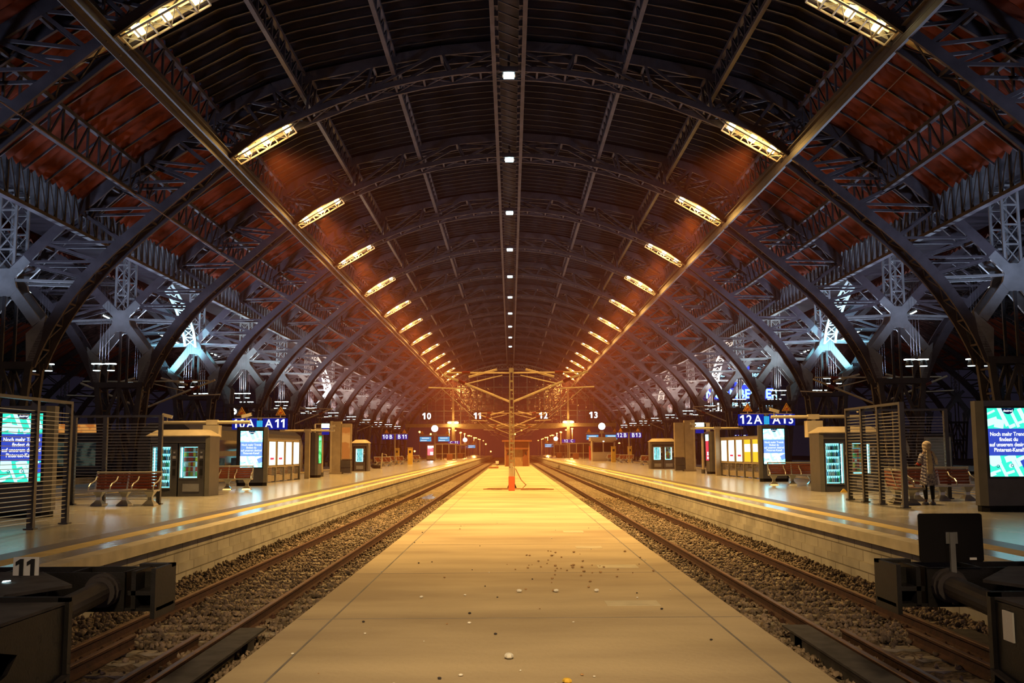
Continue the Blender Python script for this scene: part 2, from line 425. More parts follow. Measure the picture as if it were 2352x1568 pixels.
def stones(x0, x1, xa, nm, n=24000):
    rs = np.random.RandomState(5 if x0 < 0 else 6)
    t = (1 + 5 ** .5) / 2
    V = np.array([(-1, t, 0), (1, t, 0), (-1, -t, 0), (1, -t, 0), (0, -1, t), (0, 1, t), (0, -1, -t), (0, 1, -t), (t, 0, -1), (t, 0, 1), (-t, 0, -1), (-t, 0, 1)]) / 1.9
    T = np.array([(0, 11, 5), (0, 5, 1), (0, 1, 7), (0, 7, 10), (0, 10, 11), (1, 5, 9), (5, 11, 4), (11, 10, 2), (10, 7, 6), (7, 1, 8), (3, 9, 4), (3, 4, 2), (3, 2, 6), (3, 6, 8), (3, 8, 9), (4, 9, 5), (2, 4, 11), (6, 2, 10), (8, 6, 7), (9, 8, 1)])
    y = 7 + 43 * rs.rand(n) ** 1.7; x = x0 + (x1 - x0) * rs.rand(n)
    keep = np.ones(n, bool)
    for r in xa: keep &= np.abs(x - r) > .1
    mid = (xa[0] + xa[1]) / 2
    onsl = (np.abs(((y - 7.0 + .3) % .6) - .3) < .1) & (np.abs(x - mid) < 1.2)
    keep &= ~(onsl & (rs.rand(n) > .22))
    keep &= ~((y < 12.6) & (np.abs(x - mid) < .4) & (np.abs(((y - 7.0) % .6) - .3) < .22) & (y > 9.6))
    x, y = x[keep], y[keep]; k = len(x)
    u = np.clip(np.abs((x - x0) / (x1 - x0) - .5) - .36, 0, 1) * 1.1
    z = -.935 + .05 * rs.rand(k) + u * .55
    sz = .016 + .022 * rs.rand(k); sc = .6 + .8 * rs.rand(k, 1, 3)
    P = V[None] * sc * sz[:, None, None] + 1.0 * sz[:, None, None] * (rs.rand(k, 12, 3) - .5)
    a = rs.rand(k) * 6.28; c, s = np.cos(a), np.sin(a)
    Q = P.copy(); Q[:, :, 0] = P[:, :, 0] * c[:, None] - P[:, :, 1] * s[:, None]; Q[:, :, 1] = P[:, :, 0] * s[:, None] + P[:, :, 1] * c[:, None]
    Q += np.stack([x, y, z], 1)[:, None]
    me = bpy.data.meshes.new('loose_stones')
    tri = (T[None] + (np.arange(k) * 12)[:, None, None]).reshape(-1)
    me.vertices.add(k * 12); me.vertices.foreach_set('co', Q.reshape(-1))
    me.loops.add(len(tri)); me.loops.foreach_set('vertex_index', tri.astype(np.int32))
    me.polygons.add(len(tri) // 3); me.polygons.foreach_set('loop_start', np.arange(0, len(tri), 3, dtype=np.int32))
    me.update(calc_edges=True); me.validate(); me.materials.append(M['stone'])
    o = bpy.data.objects.new('loose_stones', me); COL.objects.link(o); o['kind'] = 'stuff'
    tag(o, 'loose broken stones lying over the %s track bed' % nm, 'ballast')
stones(-6.02, -2.66, RL, 'left'); stones(2.88, 6.22, RR, 'right')

# rails, sleepers
def rail(x, y0, y1, lab, h=.17, name='rail', z=-.92):
    s = h / .17
    prof = [(-.075, 0), (.075, 0), (.075, .012), (.014, .04), (.011, .115), (.036, .135), (.036, .163), (.028, .17), (-.028, .17), (-.036, .163), (-.036, .135), (-.011, .115), (-.014, .04), (-.075, .012)]
    mb = MB(); mb.prism([(x + a, z + b * s) for a, b in prof], y0, y1)
    for i in range(len(mb.m)):
        f = mb.f[i]
        if all(mb.v[j][2] > z + .16 * s for j in f): mb.m[i] = 1
    return tag(obj(name, mb, ['rust', 'railtop']), lab, 'rail')
rail(RL[0], 4, YE, 'rusty running rail beside the left platform wall'); rail(RL[1], 4, YE, 'rusty running rail of the left track nearest the centre platform')
rail(RR[0], 4, YE, 'rusty running rail of the right track nearest the centre platform'); rail(RR[1], 4, YE, 'rusty running rail beside the right platform wall')
rail(-4.70, 4, 12.7, 'short guard rail beside the outer rail at the left buffer', .15, 'guard_rail'); rail(-3.9, 4, 12.7, 'short guard rail beside the inner rail at the left buffer', .15, 'guard_rail')
rail(4.15, 4, 12.8, 'short guard rail beside the inner rail at the right buffer', .15, 'guard_rail'); rail(4.98, 4, 12.8, 'short guard rail beside the outer rail at the right buffer', .15, 'guard_rail')
def cover(x0, x1, nm):
    mb = MB(); mb.box(x0, x1, 4, 13, -.775, -.75); mb.box(x0 + (.22 if x0 < 0 else 0.02), x0 + (.24 if x0 < 0 else .04), 4, 12.7, -1., -.775)
    mb.box(x0 + .02, x1 - .02, 12.2, 12.5, -1., -.775); mb.box(x0 + .02, x1 - .02, 9.2, 9.5, -1., -.775)
    tag(obj('guide_beam', mb, 'dust'), 'flat rusty steel guide beam between rail and centre platform, %s side' % nm, 'beam')
cover(-3.46, -3.13, 'left'); cover(3.44, 3.77, 'right')
tag(obj('guide_plate', MB().box(5.47, 5.8, 9, 12.9, -.86, -.80), 'dust'), 'short flat plate outside the right outer rail by the buffer', 'plate')
def sleeper_thing(xc, nm):
    t = thing('sleeper', 'concrete sleeper laid across the %s track in the ballast' % nm, 'sleeper', (xc, 7.0, -.925), 0, 'sleepers of the %s track' % nm)
    prof = [(-.14, -.2), (-.10, 0), (.10, 0), (.14, -.2)]
    mb = MB(); mb.prism([(a, b) for a, b in prof], -1.25, 1.25, 'x')
    obj('sleeper_body', mb, 'sleeper', t)
    for r in (-.75, .75):
        for s in (-1, 1):
            mb = MB(); mb.box(r + s * .09 - .035, r + s * .09 + .035, -.055, .055, .0, .035); mb.ball((r + s * .1, 0, .045), .026, 6, 4)
            obj('rail_clip', mb, 'rust', t)
    return t
for xc, nm in ((-4.31, 'left'), (4.61, 'right')):
    sl = sleeper_thing(xc, nm)
    for i in range(1, 120): dup(sl, sl['label'], (xc, 7.0 + .6 * i, -.925))
mb = MB(); rnd = random.Random(4)
pts = [(.42 * (1 + .3 * rnd.random()) * math.cos(2 * PI * i / 26), 9.5 * (.75 + .4 * rnd.random()) * math.sin(2 * PI * i / 26)) for i in range(26)]
mb.add([(-4.31 + a, 46 + b, -.905) for a, b in pts], [tuple(range(26))])
tag(obj('puddle', mb, 'puddle', kind='stuff'), 'shallow puddle with bright glints between the left rails', 'puddle')
for y, nm in ((31, 'near'), ):
    mb = MB(); mb.add([(-4.31 + a * .7, y + b * .2, -.905) for a, b in pts], [tuple(range(26))])
    tag(obj('puddle', mb, 'puddle', kind='stuff'), 'small puddle between the left rails before the long one', 'puddle')

# ------------------------------------------------------------------ arches
LOW = [(0, 18.8), (5.2, 18.13), (10.3, 16.3), (12.7, 14.8), (15.6, 12.43), (17.9, 10.4), (19.3, 8.85), (20.2, 7.5), (20.8, 6.35), (21.2, 5.3), (21.5, 3.9), (21.65, 2), (21.7, -.35)]
UP = [(0, 19.95), (3.1, 19.68), (6.2, 19.12), (9.0, 18.5), (10.77, 17.95), (12.1, 17.35), (13.47, 16.5), (15.06, 15.57), (16.5, 14.62), (17.97, 13.55), (19.36, 12.33), (20.9, 10.85), (21.75, 9.98), (22.5, 9.15)]
low = catmull(LOW, 4)
def nearest_low(p): return min(low, key=lambda q: (q - Vector(p)).length)
HW = .55
def arch():
    t = thing('roof_arch', '', 'roof arch', (0, Y0, 0), 0, 'riveted steel arches over the tracks')
    la = MB()
    for sx in (-1, 1):
        for sy in (-1, 1):
            lc, uc, wb = MB(), MB(), MB()
            y = sy * HW
            for i in range(len(low) - 1):
                a, b = low[i], low[i + 1]
                f = min(1, max(0, (a.x - 6) / 12)); w = .24 + .2 * f
                if a.y < 5.4: w = .2
                lc.bar((sx * a.x, y, a.y), (sx * b.x, y, b.y), .12, w)
            for i in range(len(UP) - 1):
                a, b = UP[i], UP[i + 1]
                uc.bar((sx * a[0], y, a[1]), (sx * b[0], y, b[1]), .12, .46)
            prev = None
            for i, u in enumerate(UP):
                if i == 0: l = Vector((0, 18.8))
                elif u[0] < 11: l = nearest_low((u[0] - .1, u[1] - 1.4))
                else:
                    hh = u[1] - .1
                    l = min(low, key=lambda q: abs(q.y - (hh if u[0] > 16 else hh - .9 * (16 - u[0]) / 5)))
                if i < len(UP) - 1: wb.bar((sx * u[0], y, u[1]), (sx * l.x, y, l.y), .1, .11)
                if prev is not None: wb.bar((sx * prev[0], y, prev[1]), (sx * l.x, y, l.y), .1, .13)
                prev = u
            obj('lower_chord', lc, 'roof_steel', t); obj('upper_chord', uc, 'roof_steel', t); obj('web_bracing', wb, 'roof_steel', t)
        acc = 0; last = low[0]; flip = 1
        for i in range(1, len(low)):
            acc += (low[i] - low[i - 1]).length
            if acc > .95:
                a, b = last, low[i]
                la.bar((sx * b.x, -HW, b.y), (sx * b.x, HW, b.y), .09, .09, (0, 0, 1))
                la.bar((sx * a.x, -HW * flip, a.y), (sx * b.x, HW * flip, b.y), .05, .05, (0, 0, 1))
                la.bar((sx * a.x, HW * flip, a.y), (sx * b.x, -HW * flip, b.y), .05, .05, (0, 0, 1))
                last = low[i]; acc = 0
    obj('chord_lacing', la, 'roof_steel', t)
    ul = MB(); f = 1
    for i, u in enumerate(UP):
        for sx in (-1, 1):
            ul.bar((sx * u[0], -HW, u[1] - .15), (sx * u[0], HW, u[1] - .15), .12, .12, (0, 0, 1))
            if i: q = UP[i - 1]; ul.bar((sx * q[0], -HW * f, q[1] - .15), (sx * u[0], HW * f, u[1] - .15), .07, .07, (0, 0, 1))
        f = -f
    obj('upper_lacing', ul, 'roof_steel', t)
    return t
def alab(k): return 'riveted steel roof arch over the tracks, %s from the front' % ORD[k]
A0 = arch(); A0['label'] = alab(0)
for k in range(1, NA): dup(A0, alab(k), (0, AY(k), 0))
for sx, nm in ((-1, 'left'), (1, 'right')):
    for k in range(2, 12):
        dup(A0, 'steel arch of the neighbouring hall seen through the %s columns, %s from the front' % (nm, ORD[k - 2]), (sx * 45, AY(k), 0), group='arches of the %s neighbouring hall' % nm)

# ------------------------------------------------------------------ crossing piers between the halls (local x=0 is the column line)
def pier():
    t = thing('arch_pier', '', 'pier', (22.5, Y0, 0), 0, 'crossing piers between the halls')
    zc = 9.15
    for sy in (-1, 1):
        cr, po, br = MB(), MB(), MB()
        y = sy * HW
        for sx in (-1, 1):
            cr.bar((0, y, zc), (sx * 1.5, y, 7.2), .12, .46)
            cr.prism([(sx * 1.9, 7.55), (sx * 1.05, 6.75), (sx * 1.12, 5.5), (sx * 1.4, 5.4), (sx * 1.75, 6.5)], y - .06, y + .06)
            cr.bar((0, y, zc), (sx * .95, y, zc + .95), .125, .46)
            hz = MB(); hz.bar((sx * .4, y, zc), (sx * 3.2, y, zc - .1), .1, .12); obj('tie_bar', hz, 'steel', t)
            po.bar((sx * .36, y, zc + .3), (sx * .36, y, 13.1), .1, .11)
            br.bar((sx * 1.0, y, 2.7), (0, y, 5.3), .12, .16); br.bar((sx * .8, y, .1), (0, y, 2.7), .12, .16)
            br.bar((sx * 1.25, y, 5.5), (sx * .72, y, -.35), .22, .28)
        g = [(-.30, zc - .72), (.30, zc - .72), (.56, zc - .42), (.44, zc + .04), (.66, zc + .52), (-.66, zc + .52), (-.44, zc + .04), (-.56, zc - .42)]
        cr.prism(g, y - .075, y + .075)
        for i in range(4):
            za, zb = zc + .5 + i * .9, zc + 1.4 + i * .9
            po.bar((-.36, y, zb), (.36, y, zb), .07, .08); po.bar((-.36, y, za), (.36, y, zb), .05, .05); po.bar((.36, y, za), (-.36, y, zb), .05, .05)
        br.bar((0, y, -.35), (0, y, 8.5), .1, .13)
        obj('crossing_plate', cr, 'steel', t); obj('lattice_post', po, 'steel', t); obj('leg_bracing', br, 'steel_dark', t)
        cb = MB(); cb.bar((-1.4, y, 5.35), (1.4, y, 5.35), .2, .3, (0, 1, 0)); obj('cross_beam', cb, 'steel_dark', t)
        cb = MB(); cb.bar((-.95, y, 2.7), (.95, y, 2.7), .15, .2); obj('cross_beam', cb, 'steel_dark', t)
    return t
def plab(k, nm): return 'crossing pier with X plates in the %s column line, %s from the front' % (nm, ORD[k])
P0 = pier(); P0['label'] = plab(0, 'right'); P0.location = (22.5, AY(1), 0)
for k in range(2, NA): dup(P0, plab(k - 1, 'right'), (22.5, AY(k), 0))
for k in range(1, NA): dup(P0, plab(k - 1, 'left'), (-22.5, AY(k), 0))
for sx, nm in ((-1, 'left'), (1, 'right')):
    for k in range(3, 12): dup(P0, 'dim crossing pier of the farther column line on the %s, %s from the front' % (nm, ORD[k - 3]), (sx * 67.5, AY(k), 0), group='piers of the farther %s column line' % nm)
# curved lattice ribs rising from some crossings
def rib(sx):
    t = thing('lattice_rib', '', 'rib', (sx * 22.5, AY(3), 0), 0, 'curved lattice ribs above the crossings')
    mb = MB(); ln = MB(); prev = None
    for i in range(9):
        u = i / 8; xx = sx * (.1 + 1.9 * u * u + .5 * u); zz = 8.9 + 5.2 * u
        pr = [(xx + o, -1.0, zz + .12 * o * sx) for o in (-.38, .38)]
        if prev:
            for a, b in zip(prev, pr): mb.bar(a, b, .12, .16)
            ln.bar(prev[0], pr[1], .05, .06); ln.bar(prev[1], pr[0], .05, .06); ln.bar(pr[0], pr[1], .05, .08)
        prev = pr
    obj('rib_flange', mb, 'white', t); obj('rib_lacing', ln, 'white', t)
    return t
for sx, nm, kk in ((-1, 'left', (3, 7)), (1, 'right', (3, 6, 9))):
    r0 = None
    for i, k in enumerate(kk):
        lab = 'pale curved lattice rib over the %s column line, %s from the front' % (nm, ORD[i])
        if r0 is None: r0 = rib(sx); r0['label'] = lab; r0.location.y = AY(k)
        else: dup(r0, lab, (sx * 22.5, AY(k), 0))

# ------------------------------------------------------------------ roof
def roofz(x):
    x = abs(x)
    for i in range(len(UP) - 1):
        if UP[i][0] <= x <= UP[i + 1][0]:
            u = (x - UP[i][0]) / (UP[i + 1][0] - UP[i][0]); return UP[i][1] + u * (UP[i + 1][1] - UP[i][1]) + .55
    return 10
def sheet(xs, y0, y1, pitch, amp, m, name, bars=False):
    mb = MB(); n = int((y1 - y0) / pitch)
    for j in range(n):
        ya = y0 + j * pitch
        for i in range(len(xs) - 1):
            a, b = xs[i], xs[i + 1]; za, zb = roofz(a), roofz(b)
            if bars:
                mb.quad((a, ya, za - amp), (b, ya, zb - amp), (b, ya + pitch * .5, zb), (a, ya + pitch * .5, za))
                mb.quad((a, ya + pitch * .5, za), (b, ya + pitch * .5, zb), (b, ya + pitch, zb - amp), (a, ya + pitch, za - amp))
                if j % 3 == 0: mb.bar((a, ya, za - amp - .04), (b, ya, zb - amp - .04), .07, .06, (0, 1, 0), 1)
            else:
                mb.quad((a, ya, za - amp), (b, ya, zb - amp), (b, ya + pitch * .86, zb), (a, ya + pitch * .86, za))
                mb.quad((a, ya + pitch * .86, za), (b, ya + pitch * .86, zb), (b, ya + pitch, zb - amp), (a, ya + pitch, za - amp))
                mb.bar((a, ya, za - amp - .02), (b, ya, zb - amp - .02), .05, .05, (0, 1, 0), 1)
    return obj(name, mb, [m, 'roof_bar' if bars else 'steel_dark'], kind='structure')
RY0, RY1 = 20., 204.
ce = sheet([-13.2, -11, -8.8, -6.6, -4.4, -2.2, 0, 2.2, 4.4, 6.6, 8.8, 11, 13.2], RY0, RY1, .89, .26, 'louvre_roof', 'ceiling_centre')
cl = sheet([-19.3, -17.3, -15.2, -13.2], RY0, RY1, .62, .22, 'plank_roof', 'ceiling_left', True)
cr_ = sheet([13.2, 15.2, 17.3, 19.3], RY0, RY1, .62, .22, 'plank_roof', 'ceiling_right', True)
for sx, nm in ((-1, 'left'), (1, 'right')):
    for o, q in ((ce, 'centre'), (cl, 'outer'), (cr_, 'inner')):
        c = o.copy(); c.name = 'ceiling_%s_hall_%s' % (nm, q); c.location.x = sx * 45; COL.objects.link(c)
    mb = MB(); mb.box(*sorted((sx * 19.3, sx * 25.7)), RY0, RY1, 13.35, 13.5); obj('ceiling_valley_' + nm, mb, 'louvre_roof', kind='structure')

# ------------------------------------------------------------------ lengthwise members
def purlin(x, depth, lab, w=.18):
    zt = roofz(x) - .3; t = thing('lattice_purlin', lab, 'purlin', (x, 0, 0), 0, 'lengthwise lattice purlins under the roof')
    a, b, c = MB(), MB(), MB(); y0, y1 = RY0, RY1
    a.box(-w / 2, w / 2, y0, y1, zt - .15, zt); b.box(-w / 2, w / 2, y0, y1, zt - depth - .08, zt - depth + .08)
    y = y0; i = 0
    while y < y1 - .1:
        c.bar((0, y, zt - .1), (0, y, zt - depth), .08, .10, (1, 0, 0)); c.bar((0, y, zt - depth), (0, y + 1.11, zt - .1), .06, .07, (1, 0, 0)); y += 1.1083
    obj('top_chord', a, 'roof_steel', t); obj('bottom_chord', b, 'roof_steel', t); obj('lacing', c, 'roof_steel', t)
for x, d, s in ((5.25, .95, 'nearest the centre spine'), (9.35, 1.1, 'midway between spine and lamp beam'), (13.2, 1.3, 'above the lamp beam'), (16.9, 1.5, 'low over the red boards')):
    for sx, nm in ((-1, 'left'), (1, 'right')): purlin(sx * x, d, 'lattice purlin on the %s roof slope, %s' % (nm, s))
t = thing('roof_spine', 'twin rail spine with zigzag bracing along the crown of the roof', 'roof spine', (0, 0, 0))
a, b, c = MB(), MB(), MB()
for x in (-.66, .66): a.box(x - .09, x + .09, RY0, RY1, 18.62, 18.80)
for x in (-.46, .46): a.box(x - .04, x + .04, RY0, RY1, 18.9, 19.0)
y = RY0; i = 0
while y < RY1 - .2:
    for x in (-.56, .56): b.box(x - .14, x + .14, y - .06, y + .06, 18.68, 18.92)
    b.bar((-.5, y, 18.95), (.5, y + .95, 18.95), .05, .06, (0, 0, 1)); y += .95
c.box(-.6, .6, RY0, RY1, 19.42, 19.46)
obj('spine_rail', a, 'roof_steel', t); obj('spine_bracing', b, 'roof_steel', t); obj('spine_soffit', c, 'louvre_roof', t)
for sx, nm in ((-1, 'left'), (1, 'right')):
    mb = MB(); mb.box(-.17, .17, RY0, 197, 14.52, 14.56); mb.box(-.17, .17, RY0, 197, 14.88, 14.92); mb.box(-.03, .03, RY0, 197, 14.55, 14.9); mb.box(-.16, -.13, RY0, 197, 14.3, 14.55)
    tag(obj('lamp_beam', mb, 'beam_grey', loc=(sx * 12.7, 0, 0)), 'long grey beam carrying the lamp ends along the %s side' % nm, 'beam')
    t = thing('valley_girder', 'deep dark lattice girder along the foot of the %s roof' % nm, 'girder', (sx * 19.35, 0, 0))
    a, b, c = MB(), MB(), MB()
    a.box(-.1, .1, RY0, RY1, 13.1, 13.35); b.box(-.14, .14, RY0, RY1, 11.25, 11.4); y = RY0
    while y < RY1 - .1:
        c.bar((0, y, 11.3), (0, y, 13.2), .1, .1, (1, 0, 0)); c.bar((0, y, 13.2), (0, y + .83, 11.3), .07, .07, (1, 0, 0)); y += .8313
    obj('top_chord', a, 'steel_dark', t); obj('bottom_chord', b, 'roof_steel', t); obj('lacing', c, 'steel_dark', t)
    mb = MB(); mb.tube([(0, 6, 16.2), (0, 195, 12.6)], .025, 6) if sx > 0 else mb.tube([(0, 24, 11.8), (0, 195, 11.2)], .025, 6)
    tag(obj('stay_cable', mb, 'rust', loc=(sx * 15.0, 0, 0)), 'thin lengthwise cable under the %s roof slope' % nm, 'cable')
# ================================================================== lamps in the roof
SOD = (1., .53, .12)
def arch_lamp(sx):
    t = thing('arch_lamp', '', 'lamp', (0, Y0, 0), 0, 'amber lamp trays under the arches')
    a = Vector((sx * 12.55, 0, 14.95)); b = Vector((sx * 10.0, 0, 16.45)); d = (b - a).normalized(); n = Vector((-d.z, 0, d.x)) * (1 if sx < 0 else -1)
    if n.z > 0: n = -n
    tr, me, co_ = MB(), MB(), MB()
    for s in (-.48, .48):
        o = Vector((0, s, 0))
        tr.bar(a + o, b + o, .05, .16, (0, 1, 0)); tr.bar(a + o + n * .28, b + o + n * .28, .05, .06, (0, 1, 0))
    for i in range(7):
        p = a.lerp(b, i / 6); tr.bar(p + Vector((0, -.48, 0)) + n * .28, p + Vector((0, .48, 0)) + n * .28, .05, .05, (0, 0, 1)); 
        q = a.lerp(b, min(1, (i + 1) / 6)); s = .48 if i % 2 else -.48
        tr.bar(p + Vector((0, s, 0)) + n * .28, q + Vector((0, -s, 0)) + n * .28, .03, .03, (0, 0, 1))
    p, q = a - n * .06, b - n * .06
    me.bar(p, q, .92, .02, (0, 1, 0))
    obj('lamp_tray', tr, 'cream', t); obj('reflector', me, 'cream', t)
    for u in (.18, .52, .9):
        c = a.lerp(b, u) + n * .1; h = MB()
        h.bar(c - d * .15, c + d * .15, .42, .18, (0, 1, 0)); obj('lamp_head', h, 'sodium_hot', t)
    tube = MB(); tube.bar(a.lerp(b, .05) + n * .02, a.lerp(b, .95) + n * .02, .22, .06, (0, 1, 0)); obj('glow_strip', tube, 'sodium', t)
    br = MB(); br.bar(a, a - d * .5 - Vector((0, 0, .0)), .9, .06, (0, 1, 0)); br.bar(a - d * .5, a - d * 2.6, .5, .05, (0, 1, 0)); obj('lamp_bracket', br, 'cream', t)
    c = b + d * .55 - n * .1; ds = MB(); ds.tube([c, c + n * .05], .3, 14); o = obj('dish', ds, 'steel', t); obj('dish_bracket', MB().bar(b, c, .05, .05), 'steel', o)
    return t, a.lerp(b, .5) + n * .55, d
for sx, nm in ((-1, 'left'), (1, 'right')):
    L0, c, d = arch_lamp(sx)
    for k in range(0, 13):
        lab = 'amber lamp tray on the %s flank, %s from the front' % (nm, ORD[k])
        if k == 0: L0['label'] = lab; r = L0
        else: r = dup(L0, lab, (0, AY(k), 0))
        pw = LAMPW * (1.2, .85, 1.1, 1.15)[min(k, 3)]
        light('lamp_light', 'SPOT', tuple(c), pw, SOD if k else (1., .60, .19), r, .35, math.radians(104), 1., (0, sx * (.62 if k < 2 else .40), 0))
        if k: light('lamp_spill', 'POINT', tuple(c - Vector((0, 0, .1))), pw * .012, SOD, r, .3)
def crown(k):
    t = thing('crown_lamp', 'small cool white lamp at the crown of the %s arch' % ORD[k], 'lamp', (0, AY(k) - .15, 18.5), 0, 'cool crown lamps')
    obj('housing', MB().box(-.3, .3, -.2, .2, .12, .3), 'grey_metal', t); obj('lens', MB().box(-.24, .24, -.16, .16, .04, .12).box(-.24, .24, -.22, -.2, .05, .28), 'coolpanel', t)
for k in range(1, 11): crown(k)
PCOL = (.72, .92, 1.)
def pendant():
    t = thing('pendant_lamp', '', 'pendant lamp', (20.9, 51, 6), 0, 'twin pendant lamps between the piers')
    c = MB()
    for x in (-.24, -.1, .06, .22): c.tube([(x, 0, .1), (x * .9, 0, 4.3)], .007, 5)
    obj('cable', c, 'steel_dark', t)
    f = MB(); f.box(-.6, -.1, -.12, .12, 0, .055); f.box(.1, .6, -.12, .12, 0, .055); f.box(-.1, .1, -.03, .03, .01, .04); obj('frame', f, 'pendant_glow', t)
    for x in (-.37, .37):
        h = MB(); h.tube([(x, 0, 0), (x, 0, -.3)], [.12, .21], 12); o = obj('shade', h, 'black', t)
        h = MB(); h.tube([(x, 0, -.305), (x, 0, -.33)], .18, 12); obj('lens', h, 'pendant_glow', o)
    return t
PE = pendant()
for sx, nm in ((-1, 'left'), (1, 'right')):
    for row, (x, z, rn) in enumerate(((20.9, 6.0, 'inner'), (24.1, 6.0, 'outer'))):
        for j in range(-2, 11):
            y = AY(1) + S * (.5 + j); lab = 'twin white pendant lamp in the %s %s row, %s from the front' % (rn, nm, ORD[j + 2])
            if PE['label'] == '': PE['label'] = lab; PE.location = (sx * x, y, z); r = PE
            else: r = dup(PE, lab, (sx * x, y, z))
            light('pendant_light', 'SPOT', (0, -.5, .3), PENDW * (.5 if row else 1. if j < 1 else 2.7 if j < 7 else 1.7), (.55, .72, 1.) if j < 2 else PCOL if j < 4 else (1., .84, .72), r, .3, math.radians(168), .5, (PI, 0, 0))
# strip lamps glimpsed in the neighbouring halls
def strip():
    t = thing('hall_lamp', '', 'lamp', (34, 60, 12), 0, 'white lamps in the neighbouring halls')
    obj('lens', MB().box(-1.2, -.5, -.2, .2, -.1, .02).box(-.2, .5, -.2, .2, -.1, .02).box(.8, 1.3, -.2, .2, -.1, .02), 'pendant_glow', t); obj('housing', MB().box(-1.4, 1.5, -.25, .25, .02, .15), 'grey_metal', t); obj('hanger', MB().box(-1.2, -1.16, -.02, .02, .15, 1.6).box(1.2, 1.24, -.02, .02, .15, 1.6), 'roof_steel', t)
    return t
ST = strip()
for sx, nm in ((-1, 'left'), (1, 'right')):
    for j in range(7):
        lab = 'row of white lamps in the %s neighbouring hall, %s from the front' % (nm, ORD[j]); loc = (sx * 33.5, AY(j + 1), 12.6)
        if ST['label'] == '': ST['label'] = lab; ST.location = loc; r = ST
        else: r = dup(ST, lab, loc, sx=sx)
        r.rotation_euler = (0, sx * -.45, 0)
        light('hall_light', 'POINT', (0, 0, -.6), HALLW * 1.4, (.6, .88, 1.), r, .4)
# cyan floods that light the pale ribs
for sx, nm, ks in ((-1, 'left', (3, 7)), (1, 'right', (3, 6))):
    for i, k in enumerate(ks):
        t = thing('rib_floodlight', 'small floodlight under the pale rib on the %s, %s from the front' % (nm, ORD[i]), 'floodlight', (sx * 23.6, AY(k) - 3.2, 7.2))
        obj('housing', MB().box(-.15, .15, -.12, .12, -.1, .1), 'black', t); obj('support_arm', MB().bar((0, .1, -.3), (-sx * .6, 3.1, -1.75), .08, .08).box(-.05, .05, -.05, .12, -.36, -.28), 'black', t); obj('yoke', MB().box(-.2, -.17, -.03, .03, -.3, .1).box(.17, .2, -.03, .03, -.3, .1).box(-.2, .2, -.03, .03, -.33, -.3), 'black', t)
        light('rib_flood', 'SPOT', (0, .2, .1), RIBW * (1 if i == 0 else .7), (.30, .85, 1.) if i == 0 else (.8, .95, 1), t, .15, math.radians(85), .5, (math.radians(125), 0, 0))
# unseen lights behind the viewer: an added foreground fill spot, then concourse area lights
light('concourse_fill', 'SPOT', (0, -5, 10), FILLW * 4, (1., .70, .34), None, 1.2, math.radians(30), 1., (math.radians(57), 0, 0))
for x in (-22, 22): light('concourse_fill', 'AREA', (x, -9, 12), 800, (1., .74, .70), None, 6, rot=(math.radians(38), 0, 0))

# ================================================================== haze
m, nt_, out = _nodes('amber_haze')
v = nt_.nodes.new('ShaderNodeVolumePrincipled')
v.inputs['Color'].default_value = (1., .30, .20, 1); v.inputs['Density'].default_value = HAZE; v.inputs['Anisotropy'].default_value = .45
nt_.links.new(v.outputs[0], out.inputs['Volume'])
mb = MB(); mb.box(-21, 21, 42, 330, -1.2, 20.6)
hz = obj('haze', mb, m, kind='stuff'); tag(hz, 'thin amber haze filling the hall', 'haze')
# ================================================================== things on the platforms
def clip(poly, x0, x1, z0, z1):
    def cut(P, f, g):
        out = []
        for i in range(len(P)):
            a, b = P[i - 1], P[i]; fa, fb = f(a), f(b)
            if (fa >= 0) != (fb >= 0):
                t = fa / (fa - fb); out.append((a[0] + t * (b[0] - a[0]), a[1] + t * (b[1] - a[1])))
            if fb >= 0: out.append(b)
        return out
    for f in (lambda p: p[0] - x0, lambda p: x1 - p[0], lambda p: p[1] - z0, lambda p: z1 - p[1]):
        if len(poly) > 2: poly = cut(poly, f, None)
    return poly
def flat(mb, poly, y, mi=0):
    if len(poly) > 2: mb.add([(p[0], y, p[1]) for p in poly], [tuple(range(len(poly)))], mi)
def rot(poly, cx, cz, a):
    c, s = math.cos(a), math.sin(a)
    return [(cx + p[0] * c - p[1] * s, cz + p[0] * s + p[1] * c) for p in poly]
def rect(w, h): return [(-w / 2, -h / 2), (w / 2, -h / 2), (w / 2, h / 2), (-w / 2, h / 2)]
def disc(r, n=20): return [(r * math.cos(2 * PI * i / n), r * math.sin(2 * PI * i / n)) for i in range(n)]
